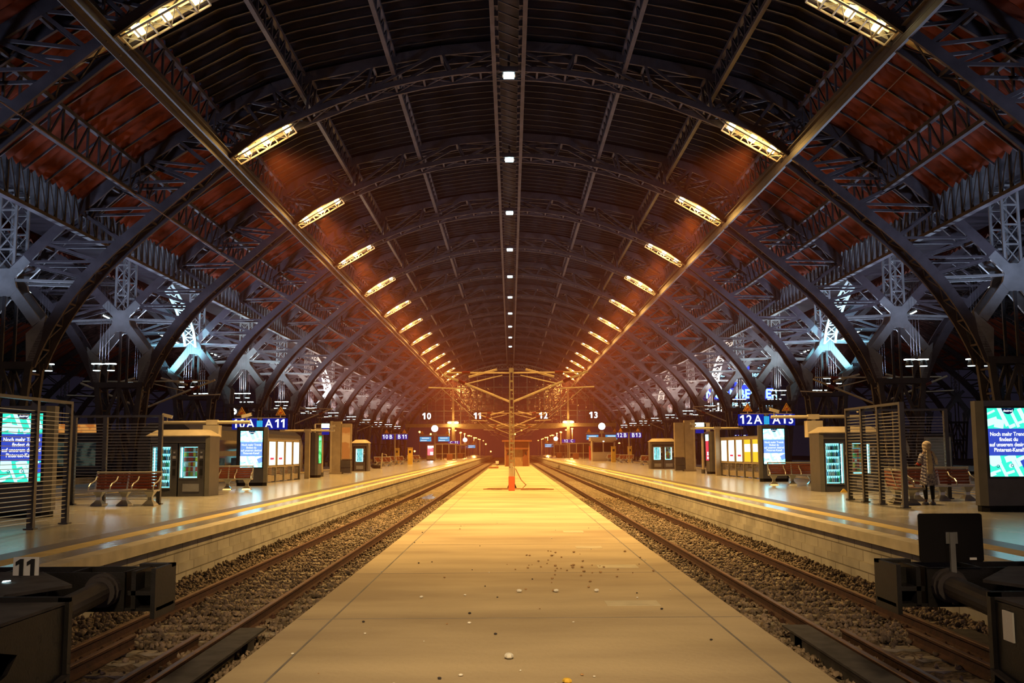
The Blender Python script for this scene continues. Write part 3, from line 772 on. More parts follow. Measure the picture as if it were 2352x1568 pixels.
def ad_screen(parent, w, z0, z1, y, hot):
    """tall advertising screen: picture cards above and below a blue band of words"""
    h = z1 - z0; za, zb = z0 + h * .305, z0 + h * .70
    T, Wh, Bd = ('teal_hot', 'white_hot', 'band_hot') if hot else ('teal', 'tealwhite', 'bandblue')
    mb = MB(); x0, x1 = -w / 2, w / 2
    mb.box(x0, x1, y, y + .02, z0, z1, 0)
    flat(mb, [(x0, za), (x1, za), (x1, zb), (x0, zb)], y - .002, 2)
    k = w / .95
    for lo, hi, items in ((zb, z1, [(-.13, .36, .09, .62, .42), (.13, .33, .07, .62, .42), (.36, .3, .1, .4, .42), (-.38, .17, .30, .16, .3), (-.2, .12, .22, .2, -.2), (.1, .06, .16, .08, .4), (.33, .16, .16, .06, .3), (-.38, .4, .2, .05, .42)]),
                          (z0, za, [(-.2, .25, .07, .6, .42), (.16, .2, .09, .62, .45), (-.36, .42, .3, .2, .2), (.02, .44, .26, .14, .3), (.3, .38, .3, .2, .42), (-.32, .12, .2, .05, .3), (.0, .1, .2, .06, .3), (-.42, .06, .16, .1, .4)])):
        for cx, cz, ww, hh, a in items:
            flat(mb, clip(rot(rect(ww * k, hh * k), cx * k, lo + cz * (hi - lo) * 2, a), x0, x1, lo, hi), y - .003, 1)
    for cx, cz, r in ((-.3, .3, .05), (.02, .26, .05), (-.38, .34, .09)):
        flat(mb, clip(rot(disc(r * k), cx * k, z0 + cz * h * .6, 0), x0, x1, z0, za), y - .004, 1)
    for cx, cz, r in ((-.28, .15, .035), (.05, .16, .035)):
        c_ = rot(disc(r * k), cx * k, z0 + cz * h, 0); i_ = rot(disc(r * .6 * k), cx * k, z0 + cz * h, 0)
        for j in range(20): flat(mb, [c_[j], c_[(j + 1) % 20], i_[(j + 1) % 20], i_[j]], y - .005, 3)
    flat(mb, clip(rot(rect(.3 * k, .22 * k), .42 * k, z0 + .2 * h, .42), x0, x1, z0, za), y - .005, 2)
    s = obj('screen', mb, [T, Wh, Bd, 'logodark'], parent)
    lg = MB(); flat(lg, clip(rot(disc(.15 * k, 28), 0.02, z1 + .01, 0), x0, x1, z0, z1 - .001), y - .006); obj('logo_disc', lg, 'logodark', s)
    obj('logo_lettering', at(text('desired', .075 * k, .0012), .02, y - .009, z1 - .085 * k), 'bandtext', s)
    for i, ln in enumerate(('Noch mehr Trends', 'findest du', 'auf unserem desired', 'Pinterest-Kanal!')):
        obj('lettering', at(text(ln, .128 * k, .0025, sx=.86), 0, y - .006, zb - .17 * k - i * .122 * k), 'bandtext', s)
    return s
def ad_pillar(label, loc, rz, w=1.35, h=2.58, d=.5, hot=False, scr='trend', body='anthracite', sw=.95):
    t = thing('advert_pillar', label, 'advertising pillar', loc, rz, 'advertising pillars')
    c = .14; P = [(-w / 2 + c, -d / 2), (w / 2 - c, -d / 2), (w / 2, -d / 2 + c), (w / 2, d / 2 - c), (w / 2 - c, d / 2), (-w / 2 + c, d / 2), (-w / 2, d / 2 - c), (-w / 2, -d / 2 + c)]
    obj('pillar_body', MB().prism(P, .14, h, 'z'), body, t)
    obj('plinth', MB().prism([(x * .95, y * .9) for x, y in P], 0, .14, 'z'), 'black_dull', t)
    z0, z1 = h * .315, h * .93; y = -d / 2 - .012
    fr = MB(); e = .045
    for a in ((-sw / 2 - e, -sw / 2, z0 - e, z1 + e), (sw / 2, sw / 2 + e, z0 - e, z1 + e), (-sw / 2, sw / 2, z0 - e, z0), (-sw / 2, sw / 2, z1, z1 + e)): fr.box(a[0], a[1], y - .012, -d / 2 + .02, a[2], a[3])
    obj('screen_frame', fr, 'black', t)
    if scr == 'trend': ad_screen(t, sw, z0, z1, y, hot)
    else:
        mb = MB(); mb.box(-sw / 2, sw / 2, y, y + .02, z0, z1, 0); H = z1 - z0
        for a in scr[1]: mb.box(-sw / 2 + a[0] * sw, -sw / 2 + a[1] * sw, y - .004, y, z0 + a[2] * H, z0 + a[3] * H, a[4])
        obj('screen', mb, scr[0], t)
    return t
ad_pillar('dark advertising pillar with teal screen seen through the left slatted screen', (-11.4, 23.6, 0), 0)
ad_pillar('big dark advertising pillar with teal screen at the right edge', (11.62, 23.6, 0), 0)
ad_pillar('dark advertising pillar with bright screen behind the left metal bench', (-11.45, 44.4, 0), .06, hot=True)
ad_pillar('dark advertising pillar with bright screen behind the right metal bench', (12.1, 46.2, 0), -.06, hot=True)
ad_pillar('dark pillar with narrow green picture screen beside the left timetable case', (-11.35, 58.2, 0), PI / 2, scr=(['poster_green', 'tealwhite'], [(.1, .9, .9, .93, 1), (.1, .9, .84, .87, 1)]))
ad_pillar('dark pillar with narrow red and white screen beside the right timetable case', (12.35, 61.6, 0), -PI / 2, scr=(['poster_red', 'white_hot'], [(0, 1, .76, 1, 1), (.45, .8, .2, .26, 1), (.45, .8, .28, .33, 1), (.45, .8, .06, .14, 1)]))
ad_pillar('far pillar with pink and white poster on the left platform', (-13.1, 163, 0), .1, scr=(['poster_pink', 'white_hot'], [(0.05, .7, .72, .96, 1), (.7, 1, .78, .96, 1), (.48, .95, .06, .15, 1), (.48, .95, .18, .34, 1)]), body='hutdoor')
ad_pillar('far pillar with green and white poster behind the red post', (13.6, 164, 0), -.1, scr=(['poster_cool', 'white_hot', 'poster_green'], [(0, 1, .0, .4, 1), (.05, .6, .75, .95, 2), (.1, .5, .5, .6, 2)]), body='hutdoor')
ad_pillar('dark pillar with green portrait screen on the next platform, far right', (31.0, 72, 0), -.5, scr=(['poster_green', 'teal'], [(.1, .4, .05, .2, 1), (.5, .9, .05, .2, 1), (.6, .95, .8, .95, 1)]))

def wind_screen(label, loc, rz, posts, h=2.5, m='anthracite', toplit=False, deep=.05):
    t = thing('wind_screen', label, 'wind screen', loc, rz, 'slatted wind screens')
    for p in posts:
        o = obj('post', MB().box(p - .055, p + .055, -.06, .06, 0, h), m, t)
        obj('foot_plate', MB().box(p - .1, p + .1, -.1, .1, 0, .03), m, o)
    for a, b in zip(posts[:-1], posts[1:]):
        s = MB(); z = .14; n = 0
        while z < h - .14:
            s.box(a + .05, b - .05, -deep / 2, deep / 2, z - .006, z + .006); z += .0865; n += 1
        obj('slat_panel', s, 'zinc', t)
    obj('top_rail', MB().box(posts[0] - .05, posts[-1] + .05, -.06, .06, h, h + .06), m, t)
    return t
wind_screen('near left slatted wind screen standing in front of the advertising pillar', (-9.35, 16.2, 0), PI / 2, [0, 1.75, 3.45, 4.95])
wind_screen('slatted wind screen facing the viewer behind the brown bench, left', (-12.65, 29, 0), 0, [0, .9, 2.5])
wind_screen('four post slatted wind screen beside the woman, right platform', (9.83, 25.1, 0), PI / 2, [0, 1.55, 2.8, 4.05], 2.58)
wind_screen('slatted wind screen set back behind the woman', (9.95, 29.5, 0), 0, [0, 1.4, 2.9], 2.58)
wind_screen('slatted wind screen end wall behind the near left advertising pillar', (-13.4, 25.2, 0), PI / 2, [0, 1.7, 3.6])

def bench(label, loc, rz, n=3, wseat=.58, arms=True, group='platform benches'):
    t = thing('bench', label, 'bench', loc, rz, group)
    W = n * wseat; x0 = -W / 2
    s, b = MB(), MB()
    for i in range(5): y = -.42 + i * .095; s.box(x0, -x0, y, y + .075, .425 - i * .008, .45 - i * .008)
    for i in range(5):
        z = .50 + i * .085; y = .06 + i * .022
        b.bar((x0, y, z), (-x0, y, z), .022, .068, (0, 1, .15))
    obj('seat', s, 'wood', t); obj('backrest', b, 'wood', t)
    obj('front_rail', MB().box(x0 - .02, -x0 + .02, -.46, -.42, .40, .45), 'alu', t)
    obj('top_rail', MB().tube([(x0 - .02, .17, .92), (-x0 + .02, .17, .92)], .028, 8), 'alu', t)
    for i in range(n + 1):
        x = x0 + i * wseat
        a = MB(); pts = [(x, .12, .80), (x, .02, .70), (x, -.12, .655), (x, -.30, .62), (x, -.42, .54), (x, -.455, .44)]
        if arms: a.tube(pts, .020, 7); obj('armrest', a, 'alu', t)
    for x in (x0, 0, -x0):
        a = MB(); a.bar((x, .2, .95), (x, .03, .42), .045, .05, (1, 0, 0)); a.bar((x, .03, .42), (x, -.44, .42), .05, .05, (1, 0, 0)); obj('bracket', a, 'alu', t)
    for x in ([x0 * .8, 0, -x0 * .8] if n > 2 else [x0 * .7, -x0 * .7]):
        l = MB(); l.loft([[(x + sx * a_, -.12 + sy * c_, z) for sx, sy in ((-1, -1), (1, -1), (1, 1), (-1, 1))] for a_, c_, z in ((.17, .2, 0), (.15, .17, .05), (.06, .06, .16), (.055, .055, .24), (.13, .12, .38), (.14, .2, .42))])
        obj('leg', l, 'alu', t)
    return t
bench('brown slatted bench in front of the left slatted screen', (-10.85, 28.4, 0), 0, 3, .6)
bench('bench end showing between the two left slatted screens', (-12.95, 26.6, 0), PI / 2 - .1, 2)
bench('four armrest bench beside the left drinks machines', (-11.2, 39.8, 0), .12, 3, .62)
bench('four armrest bench beside the right drinks machines', (11.55, 41.3, 0), -.12, 3, .62)
bench('red brown bench behind the woman in the right shelter', (12.2, 28.6, 0), 0, 3, .6)
bench('pale blue metal seat end beside the woman', (10.32, 26.75, 0), PI / 2 + .15, 2, .5)
for (x, y, s, nm) in ((-12.9, 101, -1, 'first far bench beyond the left snack machine'), (-13.0, 114, -1, 'second far bench beyond the left snack machine'), (-13.2, 136, -1, 'third far bench beyond the left snack machine'),
                      (13.5, 98, 1, 'first far bench beyond the right snack machine'), (13.6, 118, 1, 'second far bench beyond the right snack machine'), (13.7, 134, 1, 'far bench beside the right booth')):
    bench(nm, (x, y, 0), -s * .5, 3, group='far benches')

# ---- vending kiosks
def kiosk(label, loc, w=2.1, d=1.25, h=2.02, sx=1, roof=.2):
    t = thing('vending_kiosk', label, 'kiosk', loc, 0, 'grey vending kiosks')
    c = .12; x0, x1 = -w / 2, w / 2
    P = [(x0 + c, 0), (x1 - c, 0), (x1, c), (x1, d), (x0, d), (x0, c)]
    def shell(z0, z1, P): return MB().prism(P, z0, z1, 'z')
    s = MB(); th = .06
    s.box(x0, x1, d - th, d, 0, h); s.prism([(x0 + c, 0), (x0 + c + .02, .1), (x0 + th, .22), (x0 + th, d - th), (x0, d - th), (x0, c)], 0, h, 'z'); s.prism([(x1 - c, 0), (x1, c), (x1, d - th), (x1 - th, d - th), (x1 - th, .22), (x1 - c - .02, .1)], 0, h, 'z')
    obj('housing', s, 'anthracite', t)
    obj('fascia', MB().box(x0 + c, x1 - c, 0, .08, h - .22, h), 'anthracite', t)
    e = .04
    r = MB(); a = [(x0 - e, -e), (x1 + e, -e), (x1 + e, d + e), (x0 - e, d + e)]; i = .26
    b = [(x0 + i, i * .8), (x1 - i, i * .8), (x1 - i, d - i * .8), (x0 + i, d - i * .8)]
    r.loft([[(p[0], p[1], h) for p in a], [(p[0], p[1], h + .03) for p in a], [(p[0], p[1], h + .03 + roof) for p in b]])
    obj('roof', r, 'brown_col', t)
    return t
def vending(label, loc, w=.86, h=1.76, win=None, kind='drinks', coin=1):
    """win = (x0, x1, z0, z1) of the lit window"""
    t = thing('vending_machine', label, 'vending machine', loc, 0, 'vending machines')
    x0, x1, z0, z1 = win; d = .75
    f = MB()
    f.box(-w / 2, x0, .03, .12, 0, h); f.box(x1, w / 2, .03, .12, 0, h); f.box(x0, x1, .03, .12, 0, z0); f.box(x0, x1, .03, .12, z1, h)
    obj('door', f, 'anthracite', t)
    b = MB(); b.box(-w / 2, w / 2, d - .04, d, 0, h); b.box(-w / 2, -w / 2 + .03, .12, d - .04, 0, h); b.box(w / 2 - .03, w / 2, .12, d - .04, 0, h); b.box(-w / 2 + .03, w / 2 - .03, .12, d - .04, h - .03, h); b.box(-w / 2 + .03, w / 2 - .03, .12, d - .04, 0, .1)
    obj('cabinet', b, 'anthracite', t)
    obj('back_panel', MB().box(x0 - .02, x1 + .02, .52, .54, z0 - .02, z1 + .02), 'vend_back', t)
    tb = MB(); tb.box(x0 + .01, x0 + .035, .14, .16, z0 + .02, z1 - .02); tb.box(x1 - .035, x1 - .01, .14, .16, z0 + .02, z1 - .02); obj('light_tube', tb, 'vend_tube', t)
    n = 6; sh = MB()
    for i in range(n): z = z0 + .05 + i * (z1 - z0 - .05) / n; sh.box(x0, x1, .18, .52, z - .012, z)
    obj('shelves', sh, 'zinc', t)
    obj('window', MB().box(x0, x1, .05, .06, z0, z1), 'shopglass', t)
    fr = MB(); e = .025
    for a in ((x0 - e, x0, z0 - e, z1 + e), (x1, x1 + e, z0 - e, z1 + e), (x0, x1, z0 - e, z0), (x0, x1, z1, z1 + e)): fr.box(a[0], a[1], .015, .03, a[2], a[3])
    obj('window_frame', fr, 'grey_metal', t)
    cx = coin * (w / 2 - .11)
    p = MB(); p.box(cx - .06, cx + .06, .01, .03, 1.02, 1.2); obj('card_reader', p, 'black', t)
    p = MB(); p.box(cx - .05, cx + .05, .01, .03, 1.27, 1.36); p.box(cx - .03, cx + .03, .01, .03, 1.45, 1.5); obj('coin_slot', p, 'alu', t)
    p = MB(); p.box(cx - .05, cx + .05, .01, .03, .70, .92); obj('coin_return', p, 'black', t)
    p = MB(); p.box(-w * .32, w * .32, .015, .03, .16, .42) if z0 > .45 else p.box(x0, x1, .02, .03, .2, .3); obj('delivery_flap', p, 'grey_metal' if z0 > .45 else 'black', t)
    return t, n
BOT = [mat('bottle_' + n_, c_, .25, 0, .15, 20) for n_, c_ in (('green', (.10, .5, .25)), ('clear', (.7, .85, .85)), ('blue', (.1, .35, .6)), ('white', (.8, .85, .85)), ('dark', (.03, .05, .06)))]
SNK = [mat('snack_' + n_, c_, .35, 0, .15, 20) for n_, c_ in (('red', (.6, .06, .04)), ('yellow', (.75, .5, .06)), ('green', (.15, .45, .12)), ('silver', (.7, .72, .7)), ('brown', (.22, .1, .05)))]
M.update({m_.name: m_ for m_ in BOT + SNK})
protos = {}
def proto(kind, i):
    if (kind, i) in protos: return protos[(kind, i)].copy()
    mb = MB()
    if kind == 'bottle': mb.tube([(0, 0, 0), (0, 0, .12), (0, 0, .16), (0, 0, .2)], [.032, .032, .014, .013], 8); o = obj('bottle', mb, BOT[i])
    else: mb.box(-.045, .045, -.02, .02, 0, .13); mb.prism([(-.045, .13), (.045, .13), (.04, .15), (-.04, .15)], -.006, .006, 'y'); o = obj('snack_packet', mb, SNK[i])
    protos[(kind, i)] = o; return None
def stock(kind, mach, n, win, loc, rows, cols, where, rnd):
    x0, x1, z0, z1 = win
    for r in range(rows):
        z = z0 + .05 + (r + n - rows) * (z1 - z0 - .05) / n + .001
        for c in range(cols):
            i = rnd.choice((0, 1, 1, 3, 3, 2, 4)) if kind == 'bottle' else rnd.randrange(5)
            o = proto(kind, i)
            if o is None: o = protos[(kind, i)]
            else: COL.objects.link(o)
            o.location = (loc[0] + x0 + .06 + (x1 - x0 - .12) * (c + .5) / cols, loc[1] + .26, loc[2] + z)
            if kind == 'bottle': tag(o, 'drink bottle on the lit shelves of ' + where, 'bottle', 'bottles in ' + where)
            else: tag(o, 'snack packet hanging in ' + where, 'snack packet', 'snacks in ' + where)
rv = random.Random(9)
def kiosk_pair(loc, nm, order):
    kiosk('grey vending kiosk with two lit machines on the %s platform, near' % nm, loc)
    wd = (-.33, .17, .30, 1.62); ws = (-.33, .22, .72, 1.62)
    lo = (loc[0] + (-.46 if order else .46), loc[1] + .02, 0)
    if not order: wd = (-.33, .33, .30, 1.62)
    t, n = vending('%s drinks machine with bright cyan window in the near kiosk' % nm, lo, .88, 1.78, wd, 'drinks', 1)
    stock('bottle', t, n, wd, lo, 5 if order else 6, 8, 'the near %s drinks machine' % nm, rv)
    ls = (loc[0] + (.46 if order else .46 + .0), loc[1] + .02, 0)
    return t
kl = (-11.3, 34.0, 0); kr = (11.75, 34.6, 0)
def fill_kiosk(loc, nm, flip):
    kiosk('grey vending kiosk holding two lit machines, nearest on the %s platform' % nm, loc)
    for s, kind in ((-1, 'bottle'), (1, 'snack')):
        win = (-.40, .20, .28, 1.66) if kind == 'bottle' else (-.39, .20, .62, 1.66)
        l = (loc[0] + s * .46, loc[1] + .02, 0)
        t, n = vending(('%s drinks machine with cyan lit shelves in the near kiosk' if kind == 'bottle' else '%s snack machine with lit packets in the near kiosk') % nm, l, .88, 1.78, win, kind)
        stock(kind, t, n, win, l, 6, 8 if kind == 'bottle' else 6, ('the near %s drinks machine' if kind == 'bottle' else 'the near %s snack machine') % nm, rv)
fill_kiosk(kl, 'left', False); fill_kiosk(kr, 'right', True)
def far_kiosk(loc, nm, two):
    kiosk('grey vending kiosk farther along the %s platform' % nm, loc, 2.0 if two else 1.25, 1.25, 2.1, roof=.24)
    for s in ((-1, 1) if two else (0,)):
        win = (-.30, .24, .72, 1.68); l = (loc[0] + s * .44, loc[1] + .02, 0)
        t, n = vending('%s machine with small lit window in the farther %s kiosk' % ('left' if s < 0 else 'right' if s else 'grey', nm), l, .84, 1.84, win)
        stock('bottle' if s <= 0 else 'snack', t, n, win, l, 6, 5, 'the farther %s kiosk, %s' % (nm, 'left window' if s < 0 else 'right window' if s else 'single window'), rv)
far_kiosk((-11.4, 75.6, 0), 'left', False); far_kiosk((11.95, 78.5, 0), 'right', True)
tag(obj('wet_sign', MB().prism([(-.12, 0), (.12, 0), (.02, .12), (-.02, .12)], -.02, .02, 'y'), 'yellow', loc=(11.35, 34.3, 0)), 'small yellow folded card on the floor before the right kiosk', 'card')

# ---- camera masts
def camera_mast(label, loc, z, x0, x1, box=None, pole=True):
    t = thing('camera_mast', label, 'camera mast', loc, 0, 'camera masts')
    if pole: obj('pole', MB().box(-.13, .13, -.13, .13, 0, z), 'brown_col', t)
    if box: obj('junction_box', MB().box(box[0], box[1], -.2, .2, box[2], box[3]).box(-.06, .06, -.06, .06, 0, z), 'cream', t)
    b = MB(); b.tube([(x0, 0, z + .03), (x1, 0, z + .03)], .06, 10); obj('crossbar', b, 'cream', t)
    obj('clamp', MB().box(-.2, .2, -.09, .09, z - .06, z + .12), 'cream', t)
    for x, a in ((x0 + .12, -.15), (x1 - .12, .15)):
        c = MB(); c.bar((x - .17, -.03, z + .27 - a * .3), (x + .17, .03, z + .27 + a * .3), .12, .11, (0, 1, 0)); o = obj('camera', c, 'cream', t)
        c = MB(); c.tube([(x, 0, z + .06), (x, 0, z + .24)], .022, 6); obj('camera_bracket', c, 'cream', o)
        c = MB(); c.tube([(x + .17 * (1 if a > 0 else -1), 0, z + .27 + .045), (x + .19 * (1 if a > 0 else -1), 0, z + .27 + .05)], .04, 8); obj('lens', c, 'black', o)
    return t
camera_mast('cream camera mast rising behind the near left kiosk', (-10.75, 36, 0), 2.52, -1.75, 1.35, (-.28, .28, 2.02, 2.44), False)
camera_mast('cream camera mast rising behind the near right kiosk', (11.1, 36.6, 0), 2.62, -1.55, 1.9, (-.28, .28, 1.9, 2.5), False)
camera_mast('camera mast with long crossbar beyond the left timetable case', (-11.35, 55.9, 0), 2.62, -1.55, 1.5)
camera_mast('camera mast with long crossbar beyond the right timetable case', (11.85, 57.4, 0), 2.66, -1.5, 1.5)

# ---- platform signs
def tri_sign(parent, x, z, s=.5, y=0):
    o = obj('warning_sign', MB().prism([(x - s / 2, z), (x + s / 2, z), (x, z + s * .87)], y - .015, y + .015, 'y'), 'tri', parent)
    b = MB(); k = s * .41
    def T(q): return [(x - q, z + s * .29 - q * .577), (x + q, z + s * .29 - q * .577), (x, z + s * .29 + q * 1.155)]
    a, c = T(k), T(k * .82)
    for i in range(3): flat(b, [a[i], a[(i + 1) % 3], c[(i + 1) % 3], c[i]], y - .017)
    obj('sign_border', b, 'ink', o)
    b = MB(); flat(b, rot(rect(s * .26, s * .13), x, z + s * .24, .15), y - .018); flat(b, rot(disc(s * .06, 10), x - s * .09, z + s * .23, 0), y - .019); flat(b, rot(rect(s * .1, s * .05), x + s * .1, z + s * .34, .8), y - .018)
    obj('pictogram', b, 'redink', o)
    obj('sign_stem', MB().box(x - .02, x + .02, y - .012, y + .012, z - .14, z), 'cream', o)
def platform_sign(label, loc, txt, w=2.5, hh=.5, z=2.72, rz=0, pole=True, group='lit platform signs', tri=True, cy=True):
    t = thing('platform_sign', label, 'platform sign', loc, rz, group)
    g = .14; pw = (w - 2 * g) / 2
    for s in (-1, 1):
        xa, xb = sorted((s * g, s * (g + pw)))
        o = obj('sign_panel', MB().box(xa, xb, -.08, .08, z, z + hh), 'signblue_lit', t)
        if s < 0: names = [(txt[0], xa + pw * .30, .46), (txt[1], xa + pw * .76, .46)]
        else: names = [(txt[2], xa + pw * .26, .46), (txt[3], xa + pw * .72, .46)]
        for tx, x, sz in names: obj('lettering', at(numeral(tx, sz * hh / .42), x, -.088, z + hh * .16), 'signletter', o)
        obj('panel_seam', MB().box((xa + xb) / 2 - .004, (xa + xb) / 2 + .004, -.083, .0, z, z + hh), 'signblue', o)
        if tri: tri_sign(t, s * (g + pw * .5) + (0.24 if s > 0 else -.15), z + hh + .14, .46)
    if cy:
        b = MB()
        for i in range(3): b.box(-.13 + i * .09, -.06 + i * .09, -.06, .06, z + .06, z + hh - .1)
        obj('light_bracket', b, 'cyanlit', t)
    if pole: obj('pole', MB().box(-.05, .05, .0, .1, 0, z + hh), 'brown_col', t)
    obj('hanger', MB().box(-w / 2 + .1, w / 2 - .1, -.03, .03, z + hh, z + hh + .04), 'cream', t)
    return t
platform_sign('blue lit sign reading 10 A and A 11 with warning triangles', (-11.45, 45.6, 0), ('10', 'A', 'A', '11'), z=2.5)
platform_sign('blue lit sign reading 12 A and A 13 with warning triangles', (12.2, 47.6, 0), ('12', 'A', 'A', '13'), 2.68, .54, z=2.60)
platform_sign('blue lit sign reading 10 B and B 11 on a pole', (-12.45, 107.5, 0), ('10', 'B', 'B', '11'), 2.75, .55, 2.75, cy=False)
platform_sign('blue lit sign reading 12 B and B 13 on a pole', (13.35, 113, 0), ('12', 'B', 'B', '13'), 2.85, .58, 2.85, cy=False)
def small_sign(label, loc, tx, z, w=1.2, h=.36):
    t = thing('platform_sign', label, 'platform sign', loc, 0, 'far small platform signs')
    o = obj('sign_panel', MB().box(-w / 2, w / 2, -.05, .05, z, z + h), 'signblue_lit', t)
    obj('lettering', at(numeral(tx, .42 * h / .36), 0, -.056, z + h * .14), 'signletter', o)
    obj('pole', MB().box(-.04, .04, .06, .14, 0, z + h), 'brown_col', t)
small_sign('far blue sign reading C 11 on the left platform', (-10.9, 192, 0), 'C  11', 2.8, 2.2, .6)
small_sign('far blue sign reading D 11 beyond the C sign', (-11.9, 255, 0), 'D  11', 2.1, 2.2, .7)
small_sign('far blue sign reading 12 C on the right platform', (11.3, 196, 0), '12  C', 3.0, 2.6, .65)
small_sign('blue sign reading 14 C on the next platform, right', (33.5, 146, 0), '14  C', 3.0, 2.2, .6)

# ---- timetable cases
def case(label, loc, rz, cols):
    t = thing('timetable_case', label, 'timetable case', loc, rz, 'timetable cases')
    n = len(cols); W = 7.4; pw = W / n; h = 2.12
    obj('case_body', MB().box(-W / 2, W / 2, -.06, .12, .72, h), 'brown_col', t)
    obj('case_top', MB().box(-W / 2 - .03, W / 2 + .03, -.1, .16, h, h + .04), 'grey_metal', t)
    for i in range(n + 1):
        x = -W / 2 + i * pw; obj('upright', MB().box(x - .05, x + .05, -.08, .14, 0, .72), 'grey_metal', t)
    for s in (-1, 1): obj('end_cap', MB().box(s * W / 2 - .05, s * W / 2 + .05, -.12, .2, 0, h), 'grey_metal', t)
    for i, c in enumerate(cols):
        x = -W / 2 + (i + .5) * pw
        p = MB(); p.box(x - pw * .38, x + pw * .38, -.075, -.06, .84, 1.98, 0); mats_ = [c]
        if c in ('poster_yellow',): p.box(x - pw * .34, x + pw * .34, -.08, -.075, 1.35, 1.75, 1); mats_ += ['poster_white']
        elif i in (1, 2): p.box(x - pw * .2, x + pw * .2, -.08, -.075, 1.1, 1.2, 1); mats_ += ['poster_red']
        obj('poster', p, mats_, t)
        f = MB(); e = .05
        for a in ((x - pw * .42, x - pw * .38), (x + pw * .38, x + pw * .42)): f.box(a[0], a[1], -.09, -.06, .8, 2.02)
        f.box(x - pw * .42, x + pw * .42, -.09, -.06, .8, .84); f.box(x - pw * .42, x + pw * .42, -.09, -.06, 1.98, 2.02); obj('poster_frame', f, 'brown_col', t)
        g = MB()
        for j in range(5): g.box(x - pw * .45, x + pw * .45, -.03, .03, .36 + j * .07, .38 + j * .07)
        g.box(x - pw * .45, x + pw * .45, -.01, .01, .05, .33); obj('lower_panel', g, 'brown_col', t)
    return t
case('lit five panel timetable case with white posters, left platform', (-11.7, 50.6, 0), PI / 2 - .05, ['poster_cool', 'poster_cool', 'poster_white', 'poster_white', 'poster_white'])
case('lit five panel timetable case with yellow posters, right platform', (12.3, 53.6, 0), -PI / 2 + .06, ['poster_white', 'poster_white', 'poster_cool', 'poster_yellow', 'poster_yellow'])

# ---- sign posts, columns, small posts
def info_post(label, loc):
    t = thing('info_post', label, 'sign post', loc, 0, 'info posts')
    obj('pole', MB().tube([(0, 0, 0), (0, 0, 3.1)], .08, 10), 'brown_col', t); obj('pole_base', MB().tube([(0, 0, 0), (0, 0, .25)], .12, 10), 'anthracite', t)
    obj('light_box', MB().box(-.02, .4, -.2, .2, 2.9, 3.16), 'poster_cool', t); obj('blue_panel', MB().box(0, .38, -.18, .18, 2.5, 2.88), 'signblue_lit', t)
    f = MB()
    for z in (2.5, 2.85, 3.12): f.box(-.45, 0, -.2, -.17, z, z + .04); f.box(-.45, 0, .17, .2, z, z + .04)
    f.box(-.45, -.42, -.2, .2, 2.5, 3.16); obj('side_frame', f, 'brown_col', t)
    return t
info_post('post with white and blue lit box beside the left tall column', (-11.35, 60.2, 0)); p_ = info_post('post with tilted white lit box beside the right tall column', (12.0, 62.6, 0))
p_.rotation_euler = (0, 0, PI + .4)
def tall_column(label, loc, sx, ad):
    t = thing('tall_column', label, 'column', loc, 0, 'tall clad columns')
    obj('shaft', MB().box(-.32, .32, -.3, .3, .12, 3.5), 'brown_col', t); obj('base', MB().box(-.42, .42, -.4, .4, 0, .12), 'brown_col', t)
    obj('corner_strip', MB().box(-sx * .32 - .06, -sx * .32 + .06, -.33, .33, .12, 3.52), 'cream', t)
    a, b = sorted((sx * .34, sx * 1.0))
    obj('side_cabinet', MB().box(a, b, -.22, .25, .95, 3.35), 'brown_col', t)
    obj('poster', MB().box(a + .06, b - .06, -.235, -.22, 1.0, 3.1), ad, t)
    obj('lower_cabinet', MB().box(a, b, -.3, .25, .05, .9).box(a - .02, b + .02, -.36, .25, .45, .55), 'anthracite', t)
tall_column('tall clad column with an orange lit poster, left platform', (-11.75, 67.5, 0), 1, 'poster_orange')
tall_column('tall clad column with glazed cabinet, right platform', (12.35, 69.4, 0), -1, 'brown_col')
def simple_post(label, loc, h, m, w=.2, name='validator_post', cat='post'):
    t = thing(name, label, cat, loc, 0, 'coloured posts')
    obj('post_body', MB().box(-w, w, -w, w, 0, h), m, t); obj('post_cap', MB().box(-w * 1.1, w * 1.1, -w * 1.1, w * 1.1, h, h + .05), m, t); obj('slot', MB().box(-w * .5, w * .5, -w - .01, -w, h * .7, h * .85), 'black', t)
simple_post('yellow post beside the blue B sign on the left platform', (-11.5, 114.5, 0), 1.85, 'yellow', .26)
simple_post('yellow post standing farther back left of the B sign', (-14.3, 126, 0), 1.85, 'yellow', .24)
simple_post('yellow post in front of the booth on the right platform', (12.7, 124, 0), 1.9, 'yellow', .26)
simple_post('yellow post farther right beyond the booth', (15.2, 128, 0), 1.9, 'yellow', .24)
simple_post('red post in front of the far green poster', (12.7, 158, 0), 2.1, 'redpaint', .36)
simple_post('tan cabinet post left of the farther right kiosk', (13.9, 92, 0), 1.5, 'cream', .3)
t = thing('rubbish_bag', 'dark rubbish bag slumped beside the farther left kiosk', 'bag', (-11.9, 88, 0))
obj('bag', MB().ball((0, 0, .22), .32, 10, 7, (1.3, 1, .75)).ball((.35, .1, .16), .2, 8, 6), 'black', t, smooth=True); obj('knot', MB().tube([(0, 0, .42), (.02, 0, .56)], [.05, .09], 7), 'black', t)
t = thing('trolley', 'folded grey luggage stand beside the farther left kiosk', 'stand', (-10.9, 84, 0))
obj('stand_frame', MB().tube([(0, 0, .05), (.1, 0, 1.3), (.45, 0, 1.2), (.5, 0, 1.0)], .04, 6).tube([(0, .3, .05), (.1, .3, 1.3)], .04, 6), 'cream', t); obj('stand_rail', MB().tube([(.1, 0, 1.3), (.1, .3, 1.3)], .04, 6).tube([(.05, 0, .6), (.05, .3, .6)], .03, 6), 'cream', t)

